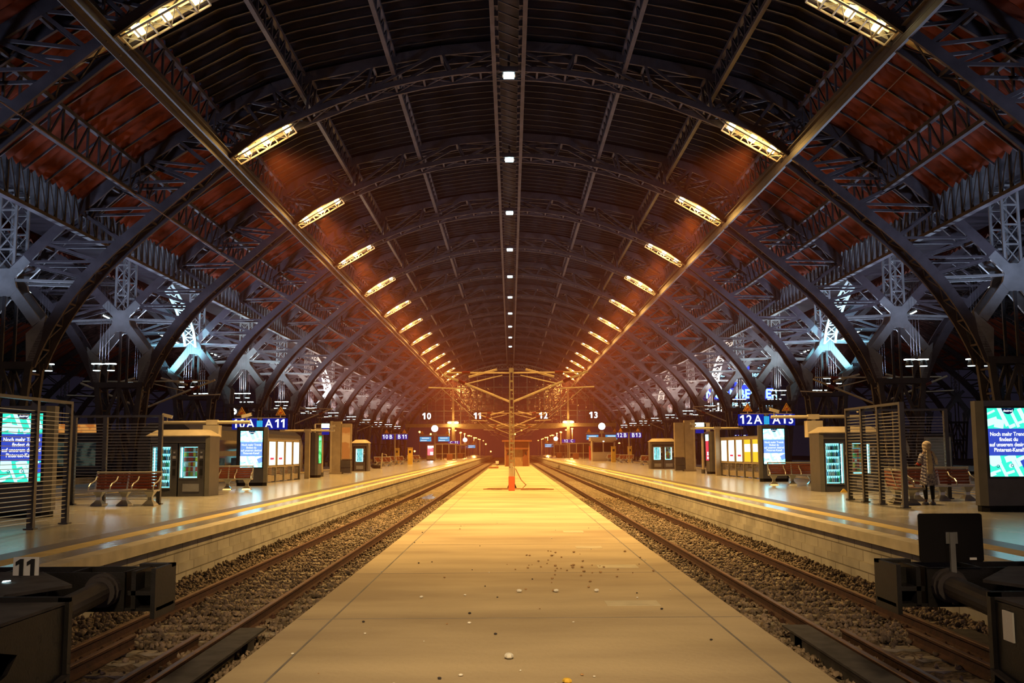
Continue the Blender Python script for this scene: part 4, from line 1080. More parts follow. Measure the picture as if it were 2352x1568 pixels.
# ---- train indicators, clocks, shelters
def indicator(label, loc, w, h, z, sides=(-1, 1), clock=True):
    t = thing('train_indicator', label, 'train indicator', loc, 0, 'blue train indicators')
    for s in sides:
        c = s * (w / 2 + .45); o = obj('display_case', MB().box(c - w / 2, c + w / 2, -.12, .12, z, z + h), 'signblue', t)
        d = MB()
        for i in range(2): d.box(c - w * .46, c + w * .46, -.135, -.12, z + h * (.1 + .42 * i), z + h * (.47 + .42 * i))
        obj('display', d, 'cyanlit', o)
        d = MB(); d.box(c - w * .3, c + w * .3, -.14, -.135, z + h * .62, z + h * .72); d.box(c - w * .4, c + w * .1, -.14, -.135, z + h * .22, z + h * .3); obj('display_text', d, 'signletter', o)
        tri_sign(t, c + s * .5, z + h + .3, .62)
    obj('beam', MB().box(-w - .5, w + .5, -.06, .06, z + h + .1, z + h + .2), 'brown_col', t)
    obj('pole', MB().box(-.09, .09, 0, .18, 0, z + h + .5), 'brown_col', t); obj('bracket', MB().box(-.3, .3, -.05, .1, z + h + .2, z + h + .5), 'brown_col', t)
    if clock:
        o = obj('clock', MB().tube([(0, -.2, z + h + 1.15), (0, .1, z + h + 1.15)], .5, 20), 'clockglow', t)
        obj('clock_rim', MB().tube([(0, -.15, z + h + 1.15), (0, .05, z + h + 1.15)], .54, 20), 'anthracite', o)
indicator('pair of blue train indicators under a white clock, left platform', (-11.4, 150, 0), 1.85, .85, 2.85)
indicator('pair of blue train indicators under a white clock, right platform', (13.3, 146, 0), 1.85, .85, 2.95)
indicator('farther blue train indicator with clock, left platform', (-10.6, 232, 0), 2.0, .8, 2.1, (1,))
indicator('farther blue train indicator with clock, right platform', (10.6, 236, 0), 2.2, .9, 2.2, (-1,))
def shelter(label, loc, w, d, sx):
    t = thing('waiting_shelter', label, 'shelter', loc, 0, 'glass waiting shelters'); h = 2.6
    f = MB()
    for i in range(4):
        x = -w / 2 + i * w / 3
        for y in (0, d): f.box(x - .05, x + .05, y - .05, y + .05, 0, h)
    f.box(-w / 2, w / 2, -.05, .05, h, h + .1); f.box(-w / 2, w / 2, d - .05, d + .05, h, h + .1); f.box(-w / 2, w / 2, -.04, .04, 1.0, 1.08)
    obj('frame', f, 'cream', t); obj('roof', MB().box(-w / 2 - .1, w / 2 + .1, -.1, d + .1, h + .1, h + .18), 'brown_col', t)
    g = MB(); g.box(-w / 2, w / 2, -.01, .01, 1.08, h); g.box(-w / 2, w / 2, d - .01, d + .01, .1, h); obj('pane', g, 'glass', t)
    obj('low_wall', MB().box(sx * .2 * w - .5, sx * .2 * w + .5, -.12, .0, .0, 1.0), 'hutwall', t); obj('bench_board', MB().box(-w * .4, w * .4, d * .5, d * .8, .42, .48), 'wood', t); obj('bench_support', MB().box(-w * .3, -w * .25, d * .55, d * .75, 0, .42).box(w * .25, w * .3, d * .55, d * .75, 0, .42), 'cream', t)
shelter('glass waiting shelter beyond the pink poster on the left', (-11.2, 172, 0), 3.4, 3, 1); shelter('second glass shelter farther down the left platform', (-11, 205, 0), 3.4, 12, 1)
shelter('glass waiting shelter beyond the booth on the right', (12.0, 174, 0), 3.6, 3, -1); shelter('second glass shelter farther down the right platform', (10.6, 206, 0), 3.4, 12, -1)
t = thing('supervisor_booth', 'cream glazed booth on the right platform', 'booth', (12.6, 136, 0))
b = MB(); b.box(-1.5, 1.5, 0, 3, 0, 1.25); obj('lower_wall', b, 'cream', t)
b = MB()
for x in (-1.45, -.05, 1.45): b.box(x - .07, x + .07, 0, .14, 1.25, 2.75)
b.box(-1.5, 1.5, 2.9, 3, 1.25, 2.75); b.box(-1.5, 1.5, 0, .14, 2.55, 2.75); b.box(-1.5, -1.4, 0, 3, 1.25, 2.75); b.box(1.4, 1.5, 2, 3, 1.25, 2.75); obj('window_posts', b, 'cream', t)
obj('pane', MB().box(-1.38, -.12, .05, .07, 1.25, 2.55), 'glass', t); obj('dark_pane', MB().box(.02, 1.38, .05, .07, 1.3, 2.5), 'darkglass', t)
obj('roof', MB().box(-1.75, 1.75, -.3, 3.2, 2.75, 3.25), 'cream', t); obj('booth_lamp', MB().box(-.1, .1, -.02, 0, 2.62, 2.74), 'clockglow', t)
# ================================================================== buffers in the foreground
def buffer(sx, x_end, y, label):
    """sx = -1 left / +1 right; x_end the end nearest the middle"""
    t = thing('buffer_stop', label, 'buffer stop', (0, 0, 0), 0, 'hydraulic buffer stops')
    o = sx                                            # outward direction
    xo = x_end + o * 2.3
    def X(a): return x_end + o * a
    def bx(mb, a, b, y0, y1, z0, z1):
        lo, hi = sorted((X(a), X(b))); mb.box(lo, hi, y0, y1, z0, z1)
    h = MB()                                          # cross head: an open channel beam with ribs
    bx(h, .28, 2.4, y - .02, y + .02, .08, .42); bx(h, .28, 2.4, y + .42, y + .46, .08, .42); bx(h, 0, 2.4, y, y + .46, .08, .11)
    for a in (.28, .75, 1.35, 1.9): bx(h, a, a + .03, y, y + .44, .1, .42)
    obj('cross_head', h, 'black', t)
    e = MB(); bx(e, 0, .04, y - .04, y + .5, .02, .45); bx(e, .18, .22, y - .02, y + .46, .1, .43); bx(e, .03, .25, y + .2, y + .24, .1, .4); bx(e, .03, .25, y - .02, y + .46, .22, .26)
    bx(e, 0, .3, y + .38, y + .5, .42, .45); obj('impact_end', e, 'black', t)
    d = MB()                                          # dusty deck and side plate of the rear frame
    d.prism([(X(.0), y - 1.8), (X(.0), y - 4.4), (X(2.4), y - 4.4), (X(2.4), y - .02), (X(1.0), y - .02), (X(.36), y - .9), (X(.62), y - 1.45), (X(.5), y - 1.8)], .405, .43, 'z')
    obj('deck', d, 'dust', t)
    s = MB(); bx(s, -.03, .05, y - 1.84, y - 1.78, -.95, .46); bx(s, -.03, .5, y - 1.84, y - 1.80, .43, .465)
    lo, hi = sorted((X(0), X(.03)))
    s.prism([(y - 1.8, .41), (y - 4.4, .41), (y - 4.4, .33), (y - 2.75, .26), (y - 2.5, .20), (y - 2.62, .10), (y - 4.4, -.28), (y - 4.4, -.42), (y - 1.8, -.06)], lo, hi, 'x')
    obj('side_plate', s, 'black', t)
    s = MB(); bx(s, -.05, .08, y - 4.4, y - 1.82, -.02, .0)
    for v_ in range(len(s.v)): q = s.v[v_]; s.v[v_] = (q[0], q[1], q[2] - .06 - (y - 1.8 - q[1]) * .145)
    obj('side_flange', s, 'steel_dark', t)
    lg = MB(); bx(lg, .05, .2, y - 2.0, y - 1.84, -.95, .4); bx(lg, .2, 2.3, y - 1.9, y - 1.86, -.95, .2); bx(lg, .3, 2.3, y - 3.2, y - 3.1, -.95, .3); obj('frame_leg', lg, 'black_dull', t)
    pt = MB(); pt.tube([(X(.22), y - 1.9, .27), (X(.45), y - .1, .27)], .095, 16); pt.tube([(X(.43), y - .2, .27), (X(.45), y - .1, .27)], .13, 16); pt.tube([(X(.45), y - .1, .27), (X(.455), y - .02, .27)], .15, 16)
    obj('piston', pt, 'steel_dark', t, smooth=False)
    pw = MB(); bx(pw, .95, 1.25, y - .06, y - .02, .18, .38); obj('stiffener', pw, 'black', t)
    return t, X
bl, XL = buffer(-1, -3.14, 9.0, 'black hydraulic buffer stop on the left track')
br_, XR = buffer(1, 3.40, 9.0, 'black hydraulic buffer stop on the right track')
def number_plate(label, x, y, z0, big, small):
    t = thing('track_plate', label, 'number plate', (x, y, z0), 0, 'buffer number plates')
    obj('plate', MB().box(-.11, .11, -.006, .006, 0, .265), 'white', t)
    obj('lettering', at(numeral(big, .20, .24), 0, -.009, .11), 'ink', t)
    if small: obj('small_lettering', at(text(small, .06, .0), .05, -.009, .055), 'steel_dark', t)
number_plate('white number plate reading 11 over 2015 on the left buffer', -4.17, 8.72, .32, '11', '2015')
number_plate('white number plate reading 12 at the right picture edge', 4.62, 8.72, .40, '12', None)
t = thing('signal_board', 'square black signal board seen from behind on the right buffer', 'signal board', (3.86, 8.85, .10), -.03)
c_ = MB(); q = [(-.26, .38), (.26, .38), (.275, .395), (.275, .785), (.26, .80), (-.26, .80), (-.275, .785), (-.275, .395)]
obj('board', c_.prism(q, .02, .045), 'black_dull', t); obj('post', MB().box(-.022, .022, -.012, .018, .02, .64), 'grey_metal', t); obj('mounting_plate', MB().box(-.05, .05, .005, .02, .54, .64), 'grey_metal', t); obj('maker_label', MB().box(.15, .21, .014, .02, .40, .42), 'white', t)
obj('inspection_label', MB().box(3.388, 3.40, 6.90, 7.04, .16, .36).box(3.386, 3.389, 6.98, 7.01, .28, .31), 'white', br_)
t = thing('painted_glint', 'small glowing chip painted in as a blue white glint on the left buffer deck', 'painted glint', (-4.1, 8.25, .433)); obj('lens', MB().prism([(-.03, 0), (.03, .008), (.025, .014), (-.025, .01)], -.012, .012), 'coolpanel', t)  # lens is only an emissive chip standing in for a reflected glint on the deck

# ---- litter on the centre platform: each piece its own
rl = random.Random(12)
def bit(name, lab, x, y, r, m, z=-.5475):
    mb = MB(); mb.ball((0, 0, r * .5), r, 7, 5, (1, .8, .5)); o = obj(name, mb, m, loc=(x, y, z)); o.rotation_euler = (0, 0, rl.random() * 6)
    return tag(o, lab, name.replace('_', ' '))
for x, nm in ((.11, 'left'), (.64, 'middle'), (1.22, 'right')): bit('pebble', 'pale round pebble on the centre platform, %s of three in a row' % nm, x, 14.6, .045, 'paper')
bit('pebble', 'lone white pebble left on the centre platform', -1.25, 14.1, .03, 'paper'); bit('pebble', 'small white pebble nearer the viewer on the platform', -.5, 12.0, .025, 'paper')
bit('dry_leaf', 'yellowish dry leaf at the front of the centre platform', .48, 8.95, .05, 'yellow'); bit('paper_scrap', 'flat white paper scrap near the front of the platform', -.03, 10.0, .06, 'paper')
for i in range(46):
    x = .9 + rl.gauss(0, .55); y = 17.8 + rl.gauss(0, 1.5); o = bit('leaf_crumb', 'crumb of brown leaf litter on the platform right of centre', x, y, .012 + .022 * rl.random(), 'litter'); o['group'] = 'leaf litter'
for i in range(60):
    x = -2.3 + 4.9 * rl.random(); y = 8.8 + 24 * rl.random() ** 1.5; o = bit('grit', 'scattered grit on the centre platform', x, y, .008 + .016 * rl.random(), rl.choice(('litter', 'paper', 'steel_dark'))); o['group'] = 'grit on the platform'

# ---- mast, cantilevers, hut
def mast(label, x, y, h=6.35, arms=True, group=None, kx=0):
    t = thing('catenary_mast', label, 'mast', (x, y, -.55), 0, 'overhead line masts')
    a, b = MB(), MB()
    for s in (-1, 1):
        for q in (-1, 1): a.bar((s * .15, q * .14, 0), (s * .09, q * .1, h), .055, .05)
    n = 13
    for i in range(1, n):
        z = h * i / n; wv = .15 - .06 * i / n
        for q in (-.12, .12): a.box(-wv, wv, q - .02, q + .02, z - .045, z + .045)
    obj('mast_lattice', a, 'mastpaint', t); obj('cap', MB().box(-.13, .13, -.13, .13, h, h + .24), 'mastpaint', t)
    for s in (-1, 1): obj('foot', MB().prism([(s * .08, 0), (s * .26, 0), (s * .18, .2), (s * .12, .2)], -.18, .18), 'black', t)
    for s in (-1, 1):
        c = MB(); xe = 3.9 if s > 0 else 3.7
        c.tube([(s * .12, 0, h - .02), (s * xe, 0, h - .0)], .045, 8); o = obj('top_tube', c, 'tubepaint', t)
        obj('insulator', MB().tube([(s * xe * .62, 0, h - .01), (s * xe * .74, 0, h - .01)], .085, 8), 'insul', o)
        c = MB(); e = (s * (xe + .35), 0, h + .05) if s > 0 else (s * (xe + .1), 0, h - .1); c.tube([(s * .11, 0, h - 1.62), e], .06, 8); o = obj('diagonal_tube', c, 'tubepaint', t)
        p0, p1 = Vector((s * .2, 0, h - 1.62)), Vector(e); obj('insulator', MB().tube([p0.lerp(p1, .66), p0.lerp(p1, .76)], .1, 8), 'insul', o)
        c = MB(); c.tube([(s * .5, 0, h - .15), (s * 2.6, 0, h - .65)], .03, 6); obj('stay_tube', c, 'tubepaint', t)
        c = MB(); c.tube([(s * 2.7, 0, h - .9), (s * 4.6, 0, h - .82)], .035, 6); obj('registration_arm', c, 'tubepaint', t)
        c = MB(); c.tube([(s * .8, .6, h + .22), (s * 2.4, .6, h - .2)], .06, 6); obj('short_boom', c, 'tubepaint', t)
    return t
mast('tall lattice overhead line mast on the centre platform in front', .05, 55.2)
for y, nm, hh in ((115, 'second', 6.35), (167, 'third', 6.35), (222, 'fourth', 6.35)): mast('%s overhead line mast behind the front one' % nm, .05, y, hh)
for sx, nm in ((-1, 'left'), (1, 'right')):
    for y, q in ((59.7, 'near'), (99.6, 'farther'), (139.5, 'farthest')): mast('%s overhead line mast standing in the %s column line' % (q, nm), sx * 22.0, y, 6.1).location.z = -.35
for i, (x, z) in enumerate(((-3.9, 5.55), (4.1, 5.55))):
    t = tag(obj('contact_wire', MB().tube([(x, 55, 5.0), (x, 320, 5.0)], .02, 5).tube([(x, 55, 5.9), (x, 92, 5.4), (x, 141, 5.9), (x, 320, 5.8)], .018, 5), 'mastpaint'), 'overhead contact wire above the %s track' % ('left' if i == 0 else 'right'), 'overhead wire')
t = thing('protection_post', 'orange red post in front of the overhead line mast', 'post', (.03, 51.2, -.55)); obj('sleeve', MB().box(-.16, .16, -.12, .12, 0, .72), 'orange_red', t); obj('pipe', MB().tube([(0, .05, .7), (0, .05, 1.15)], .13, 8).tube([(0, .05, 1.15), (0, .05, 1.4)], .06, 8), 'cream', t)
h_ = MB(); h_.tube([(.25, 55, .5), (.55, 54.5, -.1), (.8, 54, -.35), (.6, 53.6, -.53), (-.4, 54, -.53), (-1.2, 53.8, -.53), (-1.45, 53, -.53), (-.9, 52.3, -.53), (.0, 52.8, -.53), (.9, 53.6, -.53), (1.8, 53.2, -.53), (2.2, 52.2, -.53), (1.4, 51.9, -.53), (.5, 52, -.53)], .03, 6)
tag(obj('hose', h_, 'hose'), 'brown hose looped on the floor around the mast foot', 'hose')
t = thing('platform_hut', 'red brown flat roofed hut at the end of the centre platform', 'hut', (.8, 131, -.55))
b = MB(); b.box(-1.6, -1.5, 0, 3, 0, 3.2); b.box(1.5, 1.6, 0, 3, 0, 3.2); b.box(-1.5, 1.5, 2.9, 3, 0, 3.2); b.box(-1.5, 1.5, 0, .5, 2.2, 3.2); b.prism([(-1.5, .02), (-.75, .5), (-.75, .6), (-1.5, .2)], 0, 2.2, 'z'); b.prism([(1.5, .02), (1.5, .2), (.75, .6), (.75, .5)], 0, 2.2, 'z'); obj('wall', b, 'hutwall', t)
obj('door', MB().box(-.75, .75, .52, .58, 0, 2.2), 'hutdoor', t); obj('roof', MB().box(-1.95, 1.95, -.4, 3.3, 3.2, 3.42), 'hutwall', t)
obj('corner_post', MB().box(-1.62, -1.5, -.05, .06, 0, 3.2).box(1.5, 1.62, -.05, .06, 0, 3.2), 'hutdoor', t); obj('wall_box', MB().box(-1.28, -1.1, .1, .3, 1.5, 1.75).box(1.1, 1.25, .1, .3, 1.5, 1.8), 'steel_dark', t)
t = thing('white_box', 'small white box beside the hut', 'box', (-1.75, 128, -.55)); obj('box_body', MB().box(-.2, .2, -.2, .2, .4, .75), 'white', t); obj('stand', MB().box(-.05, .05, -.05, .05, 0, .4), 'cream', t)
t = thing('timber_stack', 'low reddish stack of boards left of the hut', 'stack', (-2.0, 120, -.55)); obj('boards', MB().box(-.6, .5, -3, 3, 0, .12), 'hutwall', t); obj('top_board', MB().box(-.4, .3, -2.5, 2.4, .12, .18), 'hutdoor', t)

# ---- gable
GY = 203.6
v = MB()
zs = [6.9, 9.6, 12.1, 14.4]
prof = [(x, roofz(x) if x < 22.4 else 9.5) for x in range(0, 23)]
def gz(x): return roofz(min(abs(x), 22.3)) - .2
for i in range(-13, 14):
    x = i * 1.7 * 2 / 2 * 1.0
    v.box(x - .03, x + .03, GY - .04, GY + .04, 6.9, gz(x))
for i in range(-6, 7):
    x = i * 3.4; v.box(x - .09, x + .09, GY - .1, GY + .1, 6.9, gz(x))
for z in (9.6, 12.1, 14.4, 16.6):
    w_ = max(x for x in range(0, 23) if gz(x) > z); v.box(-w_, w_, GY - .06, GY + .06, z - .08, z + .08)
for z in (7.7, 8.6, 10.8, 13.2): v.box(-18, 18, GY - .03, GY + .03, z - .025, z + .025)
wn = obj('window_1', v, 'steel', kind='structure')
g = MB(); xs = [x * 1.0 for x in range(-22, 23)]
for a, b in zip(xs[:-1], xs[1:]): g.quad((a, GY + .02, 6.9), (b, GY + .02, 6.9), (b, GY + .02, gz(b)), (a, GY + .02, gz(a)))
obj('pane', g, 'gable_glass', wn)
for n_, dx in ((2, -45), (3, 45)):
    w2 = wn.copy(); w2.name = 'window_%d' % n_; COL.objects.link(w2); w2.location.x = dx
    c2 = wn.children[0].copy(); COL.objects.link(c2); c2.parent = w2
t = thing('gable_beam', 'wide pale beam across the open end of the hall', 'beam', (0, GY - .5, 6.2)); b = MB(); b.box(-21.5, 21.5, 0, .9, .1, .7); b.prism([(-12, .1), (-9, -.25), (9, -.25), (12, .1)], .1, .8); obj('beam_web', b, 'mastpaint', t); obj('flange', MB().box(-21.5, 21.5, -.15, 1.05, .7, .8), 'mastpaint', t)
for s, nm in ((-1, 'left'), (1, 'right')): dup(t, 'gable beam of the neighbouring hall seen through the %s columns' % nm, (s * 45, GY - .5, 6.2))
for s, nm in ((-1, 'left'), (1, 'right')):
    t = thing('gable_column', 'slender column under the gable beam, %s' % nm, 'column', (s * 11.7, GY - .2, -.0)); obj('shaft', MB().box(-.3, .3, -.3, .3, 0, 6.3), 'mastpaint', t); obj('upper_shaft', MB().box(-.2, .2, -.3, -.1, 7, 17), 'mastpaint', t)
    t = thing('gable_lamp', 'twin amber lamps on the gable beam, %s' % nm, 'lamp', (s * 11.7, GY - 1.2, 7.2)); obj('lens', MB().ball((-.7, 0, 0), .32, 10, 6, (1.4, .6, .7)).ball((.7, 0, 0), .32, 10, 6, (1.4, .6, .7)), 'sodium_hot', t); obj('lamp_arm', MB().box(-1.1, 1.1, .1, .6, .2, .3), 'mastpaint', t)
    light('gable_light', 'POINT', (0, -.5, -.2), 900, SOD, t, .4)
t = thing('gable_arch', 'double chord lattice arch framing the end window', 'arch', (0, GY - 1.2, 0)); a, b = MB(), MB(); pr = None
for i in range(-14, 15):
    x = i * 15.3 / 14; zl = 18.0 - 6.6 * (x / 15.3) ** 2 * (.8 + .2 * abs(x) / 15.3); n = Vector((x * .9, 0, 18)).normalized(); p = Vector((x, 0, zl)); q = p + n * 1.05
    if pr: a.bar(pr[0], p, .2, .22); a.bar(pr[1], q, .2, .2); b.bar(pr[0], q, .1, .1); b.bar(pr[1], p, .1, .1); b.bar(p, q, .1, .1)
    pr = (p, q)
obj('chord', a, 'steel', t); obj('lacing', b, 'steel', t)
for x, z, s in ((-16.9, 8.55, '10'), (-6.7, 8.55, '11'), (6.65, 8.55, '12'), (16.8, 8.6, '13')):
    t = thing('track_number', 'lit white track number %s hung before the end window' % s, 'track number', (x, GY - 2.2, z), 0, 'lit track numbers')
    obj('number_panel', MB().box(-1.15, 1.15, .05, .2, -.85, .85), 'steel_dark', t); obj('lettering', at(numeral(s, 1.75, .2, .05), 0, 0, -.62), 'numglow', t)
    obj('hanger', MB().box(-.9, -.86, .1, .14, .85, 3.5).box(.86, .9, .1, .14, .85, 3.5), 'steel', t)
for x, s in ((-36, '6'), (-28.4, '8'), (27.4, '15')):
    t = thing('track_number', 'lit white track number %s in the neighbouring hall' % s, 'track number', (x * 4.6 if s == '6' else x * 2.0 if False else x, 130, 7.0), 0, 'lit track numbers'); obj('number_panel', MB().box(-.9, .9, .05, .2, -.7, .7), 'steel_dark', t); obj('lettering', at(text(s, 1.5, .05, sx=.8), 0, 0, -.55), 'numglow', t); obj('hanger', MB().box(-.7, -.66, .1, .14, .7, 4.5).box(.66, .7, .1, .14, .7, 4.5), 'steel', t)
    t.location.x = x

# ---- lit advertisement on the neighbouring gable
t = thing('neon_advert', 'large blue and white lit advertisement lettering beyond the right columns', 'neon sign', (46.6, 200.5, 11.5))
t.scale = (.73, .73, .73)
bk = MB(); bk.box(-9.2, 9.2, .2, .3, .1, 3.1); bk.box(-1.9, 2.4, .2, .3, 3.1, 9.2); obj('blue_panel', bk, 'neonblue', t)
obj('lettering', at(text('NÜRNBERGER', 3.4, .10, sx=.92), 0, 0, .4), 'neonpale', t); obj('lettering', at(text('VERSICHERUNGSGRUPPE', 1.9, .03, sx=.83), 0, 0, -2.1), 'neonpale', t)
obj('lettering', at(text('Schutz und Sicher-', 1.9, .02), -5.4, 0, 8.6), 'neonpale', t); obj('lettering', at(text('heit im Zeichen', 1.9, .02), -5.6, 0, 6.3), 'neonpale', t); obj('lettering', at(text('unter', 1.9, .02), 6.2, 0, 8.6), 'neonpale', t); obj('lettering', at(text('der Burg', 1.9, .02), 5.8, 0, 6.3), 'neonpale', t)
em = MB(); flat(em, [(-1.2, 4.2), (2.2, 4.0), (-.2, 5.9), (-.2, 7.4), (-1.2, 7.6)], .1); flat(em, [(-.6, 7.8), (.1, 8.6), (.6, 7.9)], .1); flat(em, [(.5, 9.2), (1.3, 10), (1.0, 8.8)], .1); obj('emblem', em, 'neonpale', t)

# ---- beyond the gable: street lamps, signal lights
k = 0
def street(lab, x, y, h, lit=False):
    t = thing('street_lamp', lab, 'street lamp', (x, y, 0), 0, 'amber street lamps outside'); obj('pole', MB().tube([(0, 0, 0), (0, 0, h)], [.09, .06], 6), 'cream', t); obj('head', MB().ball((0, -.1, h), .2, 8, 5, (1.3, 1, .7)), 'streetglow', t)
    if lit: light('street_light', 'POINT', (0, 0, h - .4), 6000, (1, .48, .10), t, .4)
for i in range(9):
    y = 218 + i * 23
    for sx, nm in ((-1, 'left'), (1, 'right')):
        street('amber street lamp in the %s outer row beyond the gable, %s' % (nm, ORD[i]), sx * (13.4 - i * .05), y, 6.2 + .2 * (i % 2), i % 3 == 0)
        if i % 2 == 0: street('amber street lamp in the %s inner row beyond the gable, %s' % (nm, ORD[i // 2]), sx * (11.2), y + 6, 5.6)
for i, (x, y, z) in enumerate(((-19.6, 215, 5.5), (-18, 225, 5.2), (-27, 240, 2), (-24, 250, 1.4), (2.4, 260, 2.2), (-7.5, 300, 3.4), (3, 280, 7.0), (1.2, 280, 6.0), (-6, 300, 1.2), (24, 230, 5.4), (26, 240, 3), (29, 240, 2.2))):
    t = thing('signal_light', 'small amber light far outside the hall, %s from the left' % ORD[i], 'signal light', (x, y, -1.2), 0, 'far small lights'); obj('pole', MB().tube([(0, 0, 0), (0, 0, z + 1.2)], .06, 5), 'rust', t); obj('lens', MB().ball((0, -.1, z + 1.3), .22, 8, 5), 'streetglow', t)
# ---- train on the next track, structures on the far platforms
t = thing('double_deck_coach', 'dark double deck railway coach standing at the far left platform side', 'railway coach', (-17.6, 51, 0))
pf = [(-1.4, -.35), (1.4, -.35), (1.4, 2.0), (1.2, 2.7), (.8, 3.0), (-.8, 3.0), (-1.2, 2.7), (-1.4, 2.0)]
obj('coach_body', MB().prism(pf, 0, 27, 'y'), 'traingrey', t); obj('window_band', MB().box(1.38, 1.42, 1, 26, .35, 1.25).box(1.38, 1.415, 1, 26, 1.55, 2.15), 'darkglass', t)
for i in range(9): obj('window', MB().box(1.42, 1.43, 1.6 + i * 2.7, 3.0 + i * 2.7, .5, 1.15), 'trainwin', t)
obj('red_stripe', MB().box(1.40, 1.412, 0, 27, -.2, .2), 'trainred', t); obj('bogie', MB().box(-1.1, 1.1, 2, 5, -.95, -.35).box(-1.1, 1.1, 22, 25, -.95, -.35), 'black_dull', t)
for i, y in enumerate((10.5, 16, 21.5)): obj('door', MB().box(1.41, 1.425, y, y + 1.3, -.1, 2.0), 'trainred', t)
t = thing('service_cabin', 'plain cream cabin wall beyond the right near kiosk', 'cabin', (24.5, 60, 0)); obj('cabin_wall', MB().box(-1.9, 1.9, 0, 3, 0, 2.2), 'cream', t); obj('cabin_roof', MB().box(-2, 2, -.1, 3.1, 2.2, 2.4), 'steel_dark', t); obj('cabin_door', MB().box(-.5, .4, -.03, 0, .1, 2.05), 'brown_col', t)
for i, (x, y, s) in enumerate(((33, 60, 'poster_pink'), (31.5, 78, 'tealwhite'))):
    ad_pillar('lit %s screen on the next platform seen past the right wind screen' % ('pink' if i == 0 else 'pale'), (x, y, 0), -.5, scr=([s, 'tealwhite'], [(.1, .9, .74, .95, 1)]))
t = thing('kiosk_stall', 'dim shop kiosk with orange fascia behind the left wind screen', 'stall', (-33, 70, 0)); obj('stall_wall', MB().box(-5, 5, 0, 4, 0, 3), 'steel_dark', t); obj('fascia', MB().box(-5, 5, -.1, 0, 2.9, 3.5), 'poster_orange', t); obj('shop_window', MB().box(-4, 4, -.05, 0, .6, 2.2), 'trainwin', t)

# ---- the woman
def ring(cx, cy_, z, rx, ry, n=16, a0=0, wob=0., k=6):
    return [(cx + rx * (1 + wob * math.sin(k * 2 * PI * i / n)) * math.cos(2 * PI * i / n + a0), cy_ + ry * (1 + wob * math.sin(k * 2 * PI * i / n)) * math.sin(2 * PI * i / n + a0), z) for i in range(n)]
M['skin'] = mat('skin', (.34, .19, .12), .55, 0, .1, 8)
M['dress'] = mat('patterned_dress_cloth', (.60, .58, .66), .8, 0, 0, 26, col2=(.07, .07, .22))
M['scarf'] = mat('pale_headscarf_cloth', (.62, .52, .46), .85, 0, .2, 9, stretch=(1, 1, 5)); M['scarfend'] = mat('cream_scarf_end', (.78, .66, .50), .85, 0, .15, 6)
M['leggings'] = mat('black_leggings', (.012, .012, .014), .8); M['redcloth'] = mat('red_sleeve_cloth', (.50, .03, .02), .75, 0, .2, 12); M['shoe'] = mat('pale_shoes', (.6, .55, .52), .5)
t = thing('person', 'woman in pale headscarf, patterned dress and black leggings, seen from behind', 'person', (11.12, 26.75, 0), .25)
b = MB()
# one body surface grown along a skeleton
me = bpy.data.meshes.new('body'); V_, E_, R_ = [], [], []
def node(p, r, par=None):
    V_.append(p); R_.append(r)
    if par is not None: E_.append((par, len(V_) - 1))
    return len(V_) - 1
pel = node((0, 0, .86), .125); wa = node((0, 0, 1.0), .115, pel); ch = node((0, .01, 1.2), .13, wa); nk0 = node((0, .01, 1.345), .07, ch); nk = node((0, .0, 1.41), .045, nk0); hd0 = node((-.01, -.005, 1.47), .07, nk); hd1 = node((-.015, -.005, 1.56), .085, hd0); hd2 = node((-.01, 0, 1.63), .05, hd1); nose = node((-.03, .085, 1.525), .02, hd1)
for s in (-1, 1):
    hp = node((s * .085, 0, .80), .085, pel); kn = node((s * .10, .03 if s < 0 else .0, .46), .052, hp); an = node((s * .105, -.01, .09), .034, kn); node((s * .115, .09, .04), .026, node((s * .11, -.0, .045), .034, an))
    sh = node((s * .15, .01, 1.30), .06, ch)
    if s < 0: el = node((-.215, .06, 1.08), .042, sh); wr = node((-.12, .25, 1.06), .03, el); ha = node((-.09, .31, 1.07), .028, wr)
    else: el = node((.20, .07, 1.06), .042, sh); wr = node((.08, .24, 1.04), .03, el); ha = node((.045, .29, 1.05), .028, wr)
    for i in range(4): f0 = node((V_[ha][0] + (.03 - .02 * i) * .9, .345, 1.085 - .012 * i), .0095, ha); node((V_[f0][0] - s * -.01, .375, 1.07 - .012 * i), .0085, f0)
    node((V_[ha][0] - s * .03, .32, 1.11), .0105, ha)
me.from_pydata(V_, E_, []); bo = bpy.data.objects.new('body', me); COL.objects.link(bo)
bo.modifiers.new('skin', 'SKIN'); 
for i, r in enumerate(R_): me.skin_vertices[0].data[i].radius = (r, r); me.skin_vertices[0].data[i].use_root = (i == 0)
bo.modifiers.new('sub', 'SUBSURF').levels = 2; bo.modifiers['sub'].render_levels = 2
dg = bpy.context.evaluated_depsgraph_get(); bm_ = bpy.data.meshes.new_from_object(bo.evaluated_get(dg)); bpy.data.objects.remove(bo)
bm_.materials.clear(); bm_.materials.append(M['skin']); bm_.polygons.foreach_set('use_smooth', [True] * len(bm_.polygons)); bm_.name = 'body'
bo = bpy.data.objects.new('body', bm_); COL.objects.link(bo); bo.parent = t
d = MB(); d.loft([ring(0, 0, .50, .235, .20, 28, 0, .07, 7), ring(0, 0, .62, .225, .19, 28, 0, .05, 7), ring(0, 0, .80, .20, .165, 28, 0, .02, 7), ring(0, 0, .98, .165, .14, 28), ring(0, .005, 1.12, .17, .145, 28), ring(0, .01, 1.24, .185, .14, 28), ring(0, .01, 1.33, .155, .11, 28), ring(0, .01, 1.38, .08, .07, 28)], cap=False)
o = obj('dress', d, 'dress', t, smooth=True)
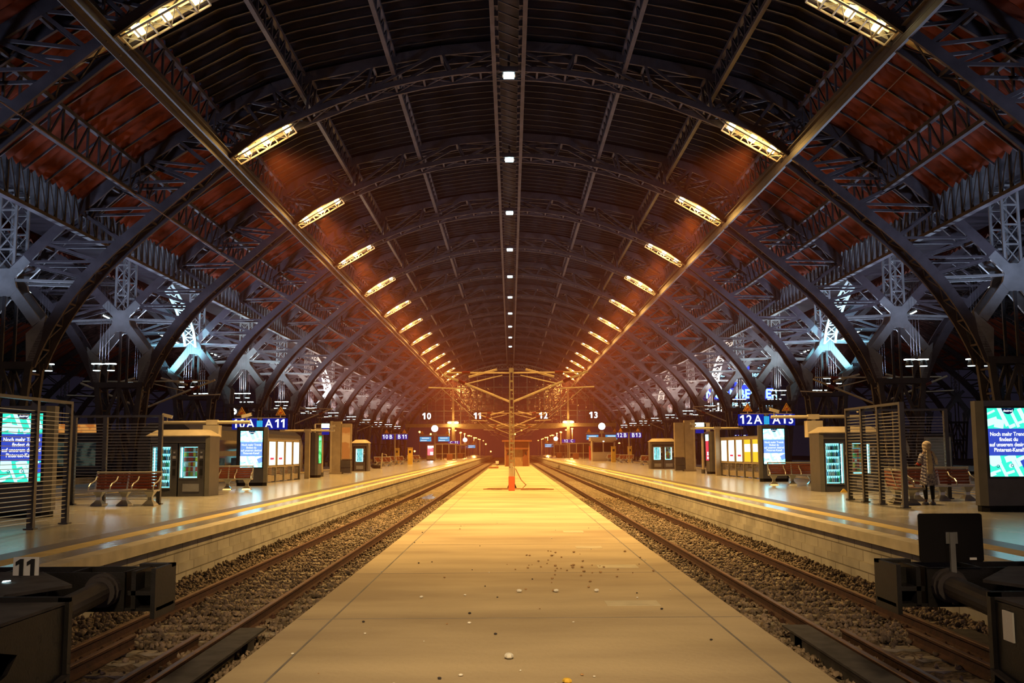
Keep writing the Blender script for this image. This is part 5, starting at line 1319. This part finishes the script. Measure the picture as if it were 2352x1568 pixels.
for s in (-1, 1):
    e = (-.215, .06, 1.08) if s < 0 else (.20, .07, 1.06)
    wq = (-.14, .21, 1.065) if s < 0 else (.10, .2, 1.045)
    obj('sleeve', MB().tube([(s * .13, .01, 1.32), (s * .175, .03, 1.22), e], [.075, .07, .062], 10), 'dress', t, smooth=True); obj('cuff_sleeve', MB().tube([e, ((e[0] + wq[0]) / 2, (e[1] + wq[1]) / 2, (e[2] + wq[2]) / 2), wq], [.062, .055, .042], 10), 'redcloth', t, smooth=True)
    x = s * .10
    obj('legging', MB().tube([(s * .085, 0, .80), (x, .03 if s < 0 else 0, .46), (s * .105, -.01, .13)], [.10, .064, .044], 10), 'leggings', t, smooth=True)
    f = MB(); f.loft([[(s * .11 + a * .04, -.06 + bq, .0 + c) for a, bq, c in ((-1, -.0, 0), (1, 0, 0), (.8, .0, .05), (-.8, 0, .05))], [(s * .112 + a * .045, .02 + bq, c) for a, bq, c in ((-1, 0, 0), (1, 0, 0), (.8, 0, .07), (-.8, 0, .07))], [(s * .118 + a * .035, .14 + bq, c) for a, bq, c in ((-1, 0, 0), (1, 0, 0), (.6, 0, .035), (-.6, 0, .035))]]); obj('shoe', f, 'shoe', t, smooth=True)
sc_ = MB(); sc_.loft([ring(-.01, -.0, 1.36, .12, .10, 20), ring(-.01, -.005, 1.42, .10, .095, 20), ring(-.015, -.012, 1.50, .115, .118, 20), ring(-.015, -.015, 1.58, .115, .122, 20), ring(-.01, -.01, 1.645, .08, .085, 20), ring(-.01, -.005, 1.67, .02, .025, 20)])
obj('headscarf', sc_, 'scarf', t, smooth=True)
e = MB(); e.loft([[(x * w_ - .04 + dx, y_ + dy * .02, z) for x, dy in ((-.5, -.5), (.5, -.5), (.5, .5), (-.5, .5))] for w_, dx, y_, z in ((.12, .0, -.11, 1.42), (.15, -.01, -.145, 1.25), (.17, -.02, -.165, 1.05), (.16, -.03, -.175, .92), (.13, -.04, -.18, .80))]); obj('scarf_end', e, 'scarfend', t)
e = MB(); e.loft([[(x * w_ + .14 + dx, y_ + dy * .02, z) for x, dy in ((-.5, -.5), (.5, -.5), (.5, .5), (-.5, .5))] for w_, dx, y_, z in ((.06, -.04, -.06, 1.40), (.09, .03, -.10, 1.22), (.08, .06, -.11, 1.04))]); obj('scarf_end', e, 'scarfend', t)
obj('red_collar', MB().loft([ring(.03, .0, 1.345, .115, .095, 16), ring(.03, -.005, 1.40, .09, .085, 16)]), 'redcloth', t, smooth=True)
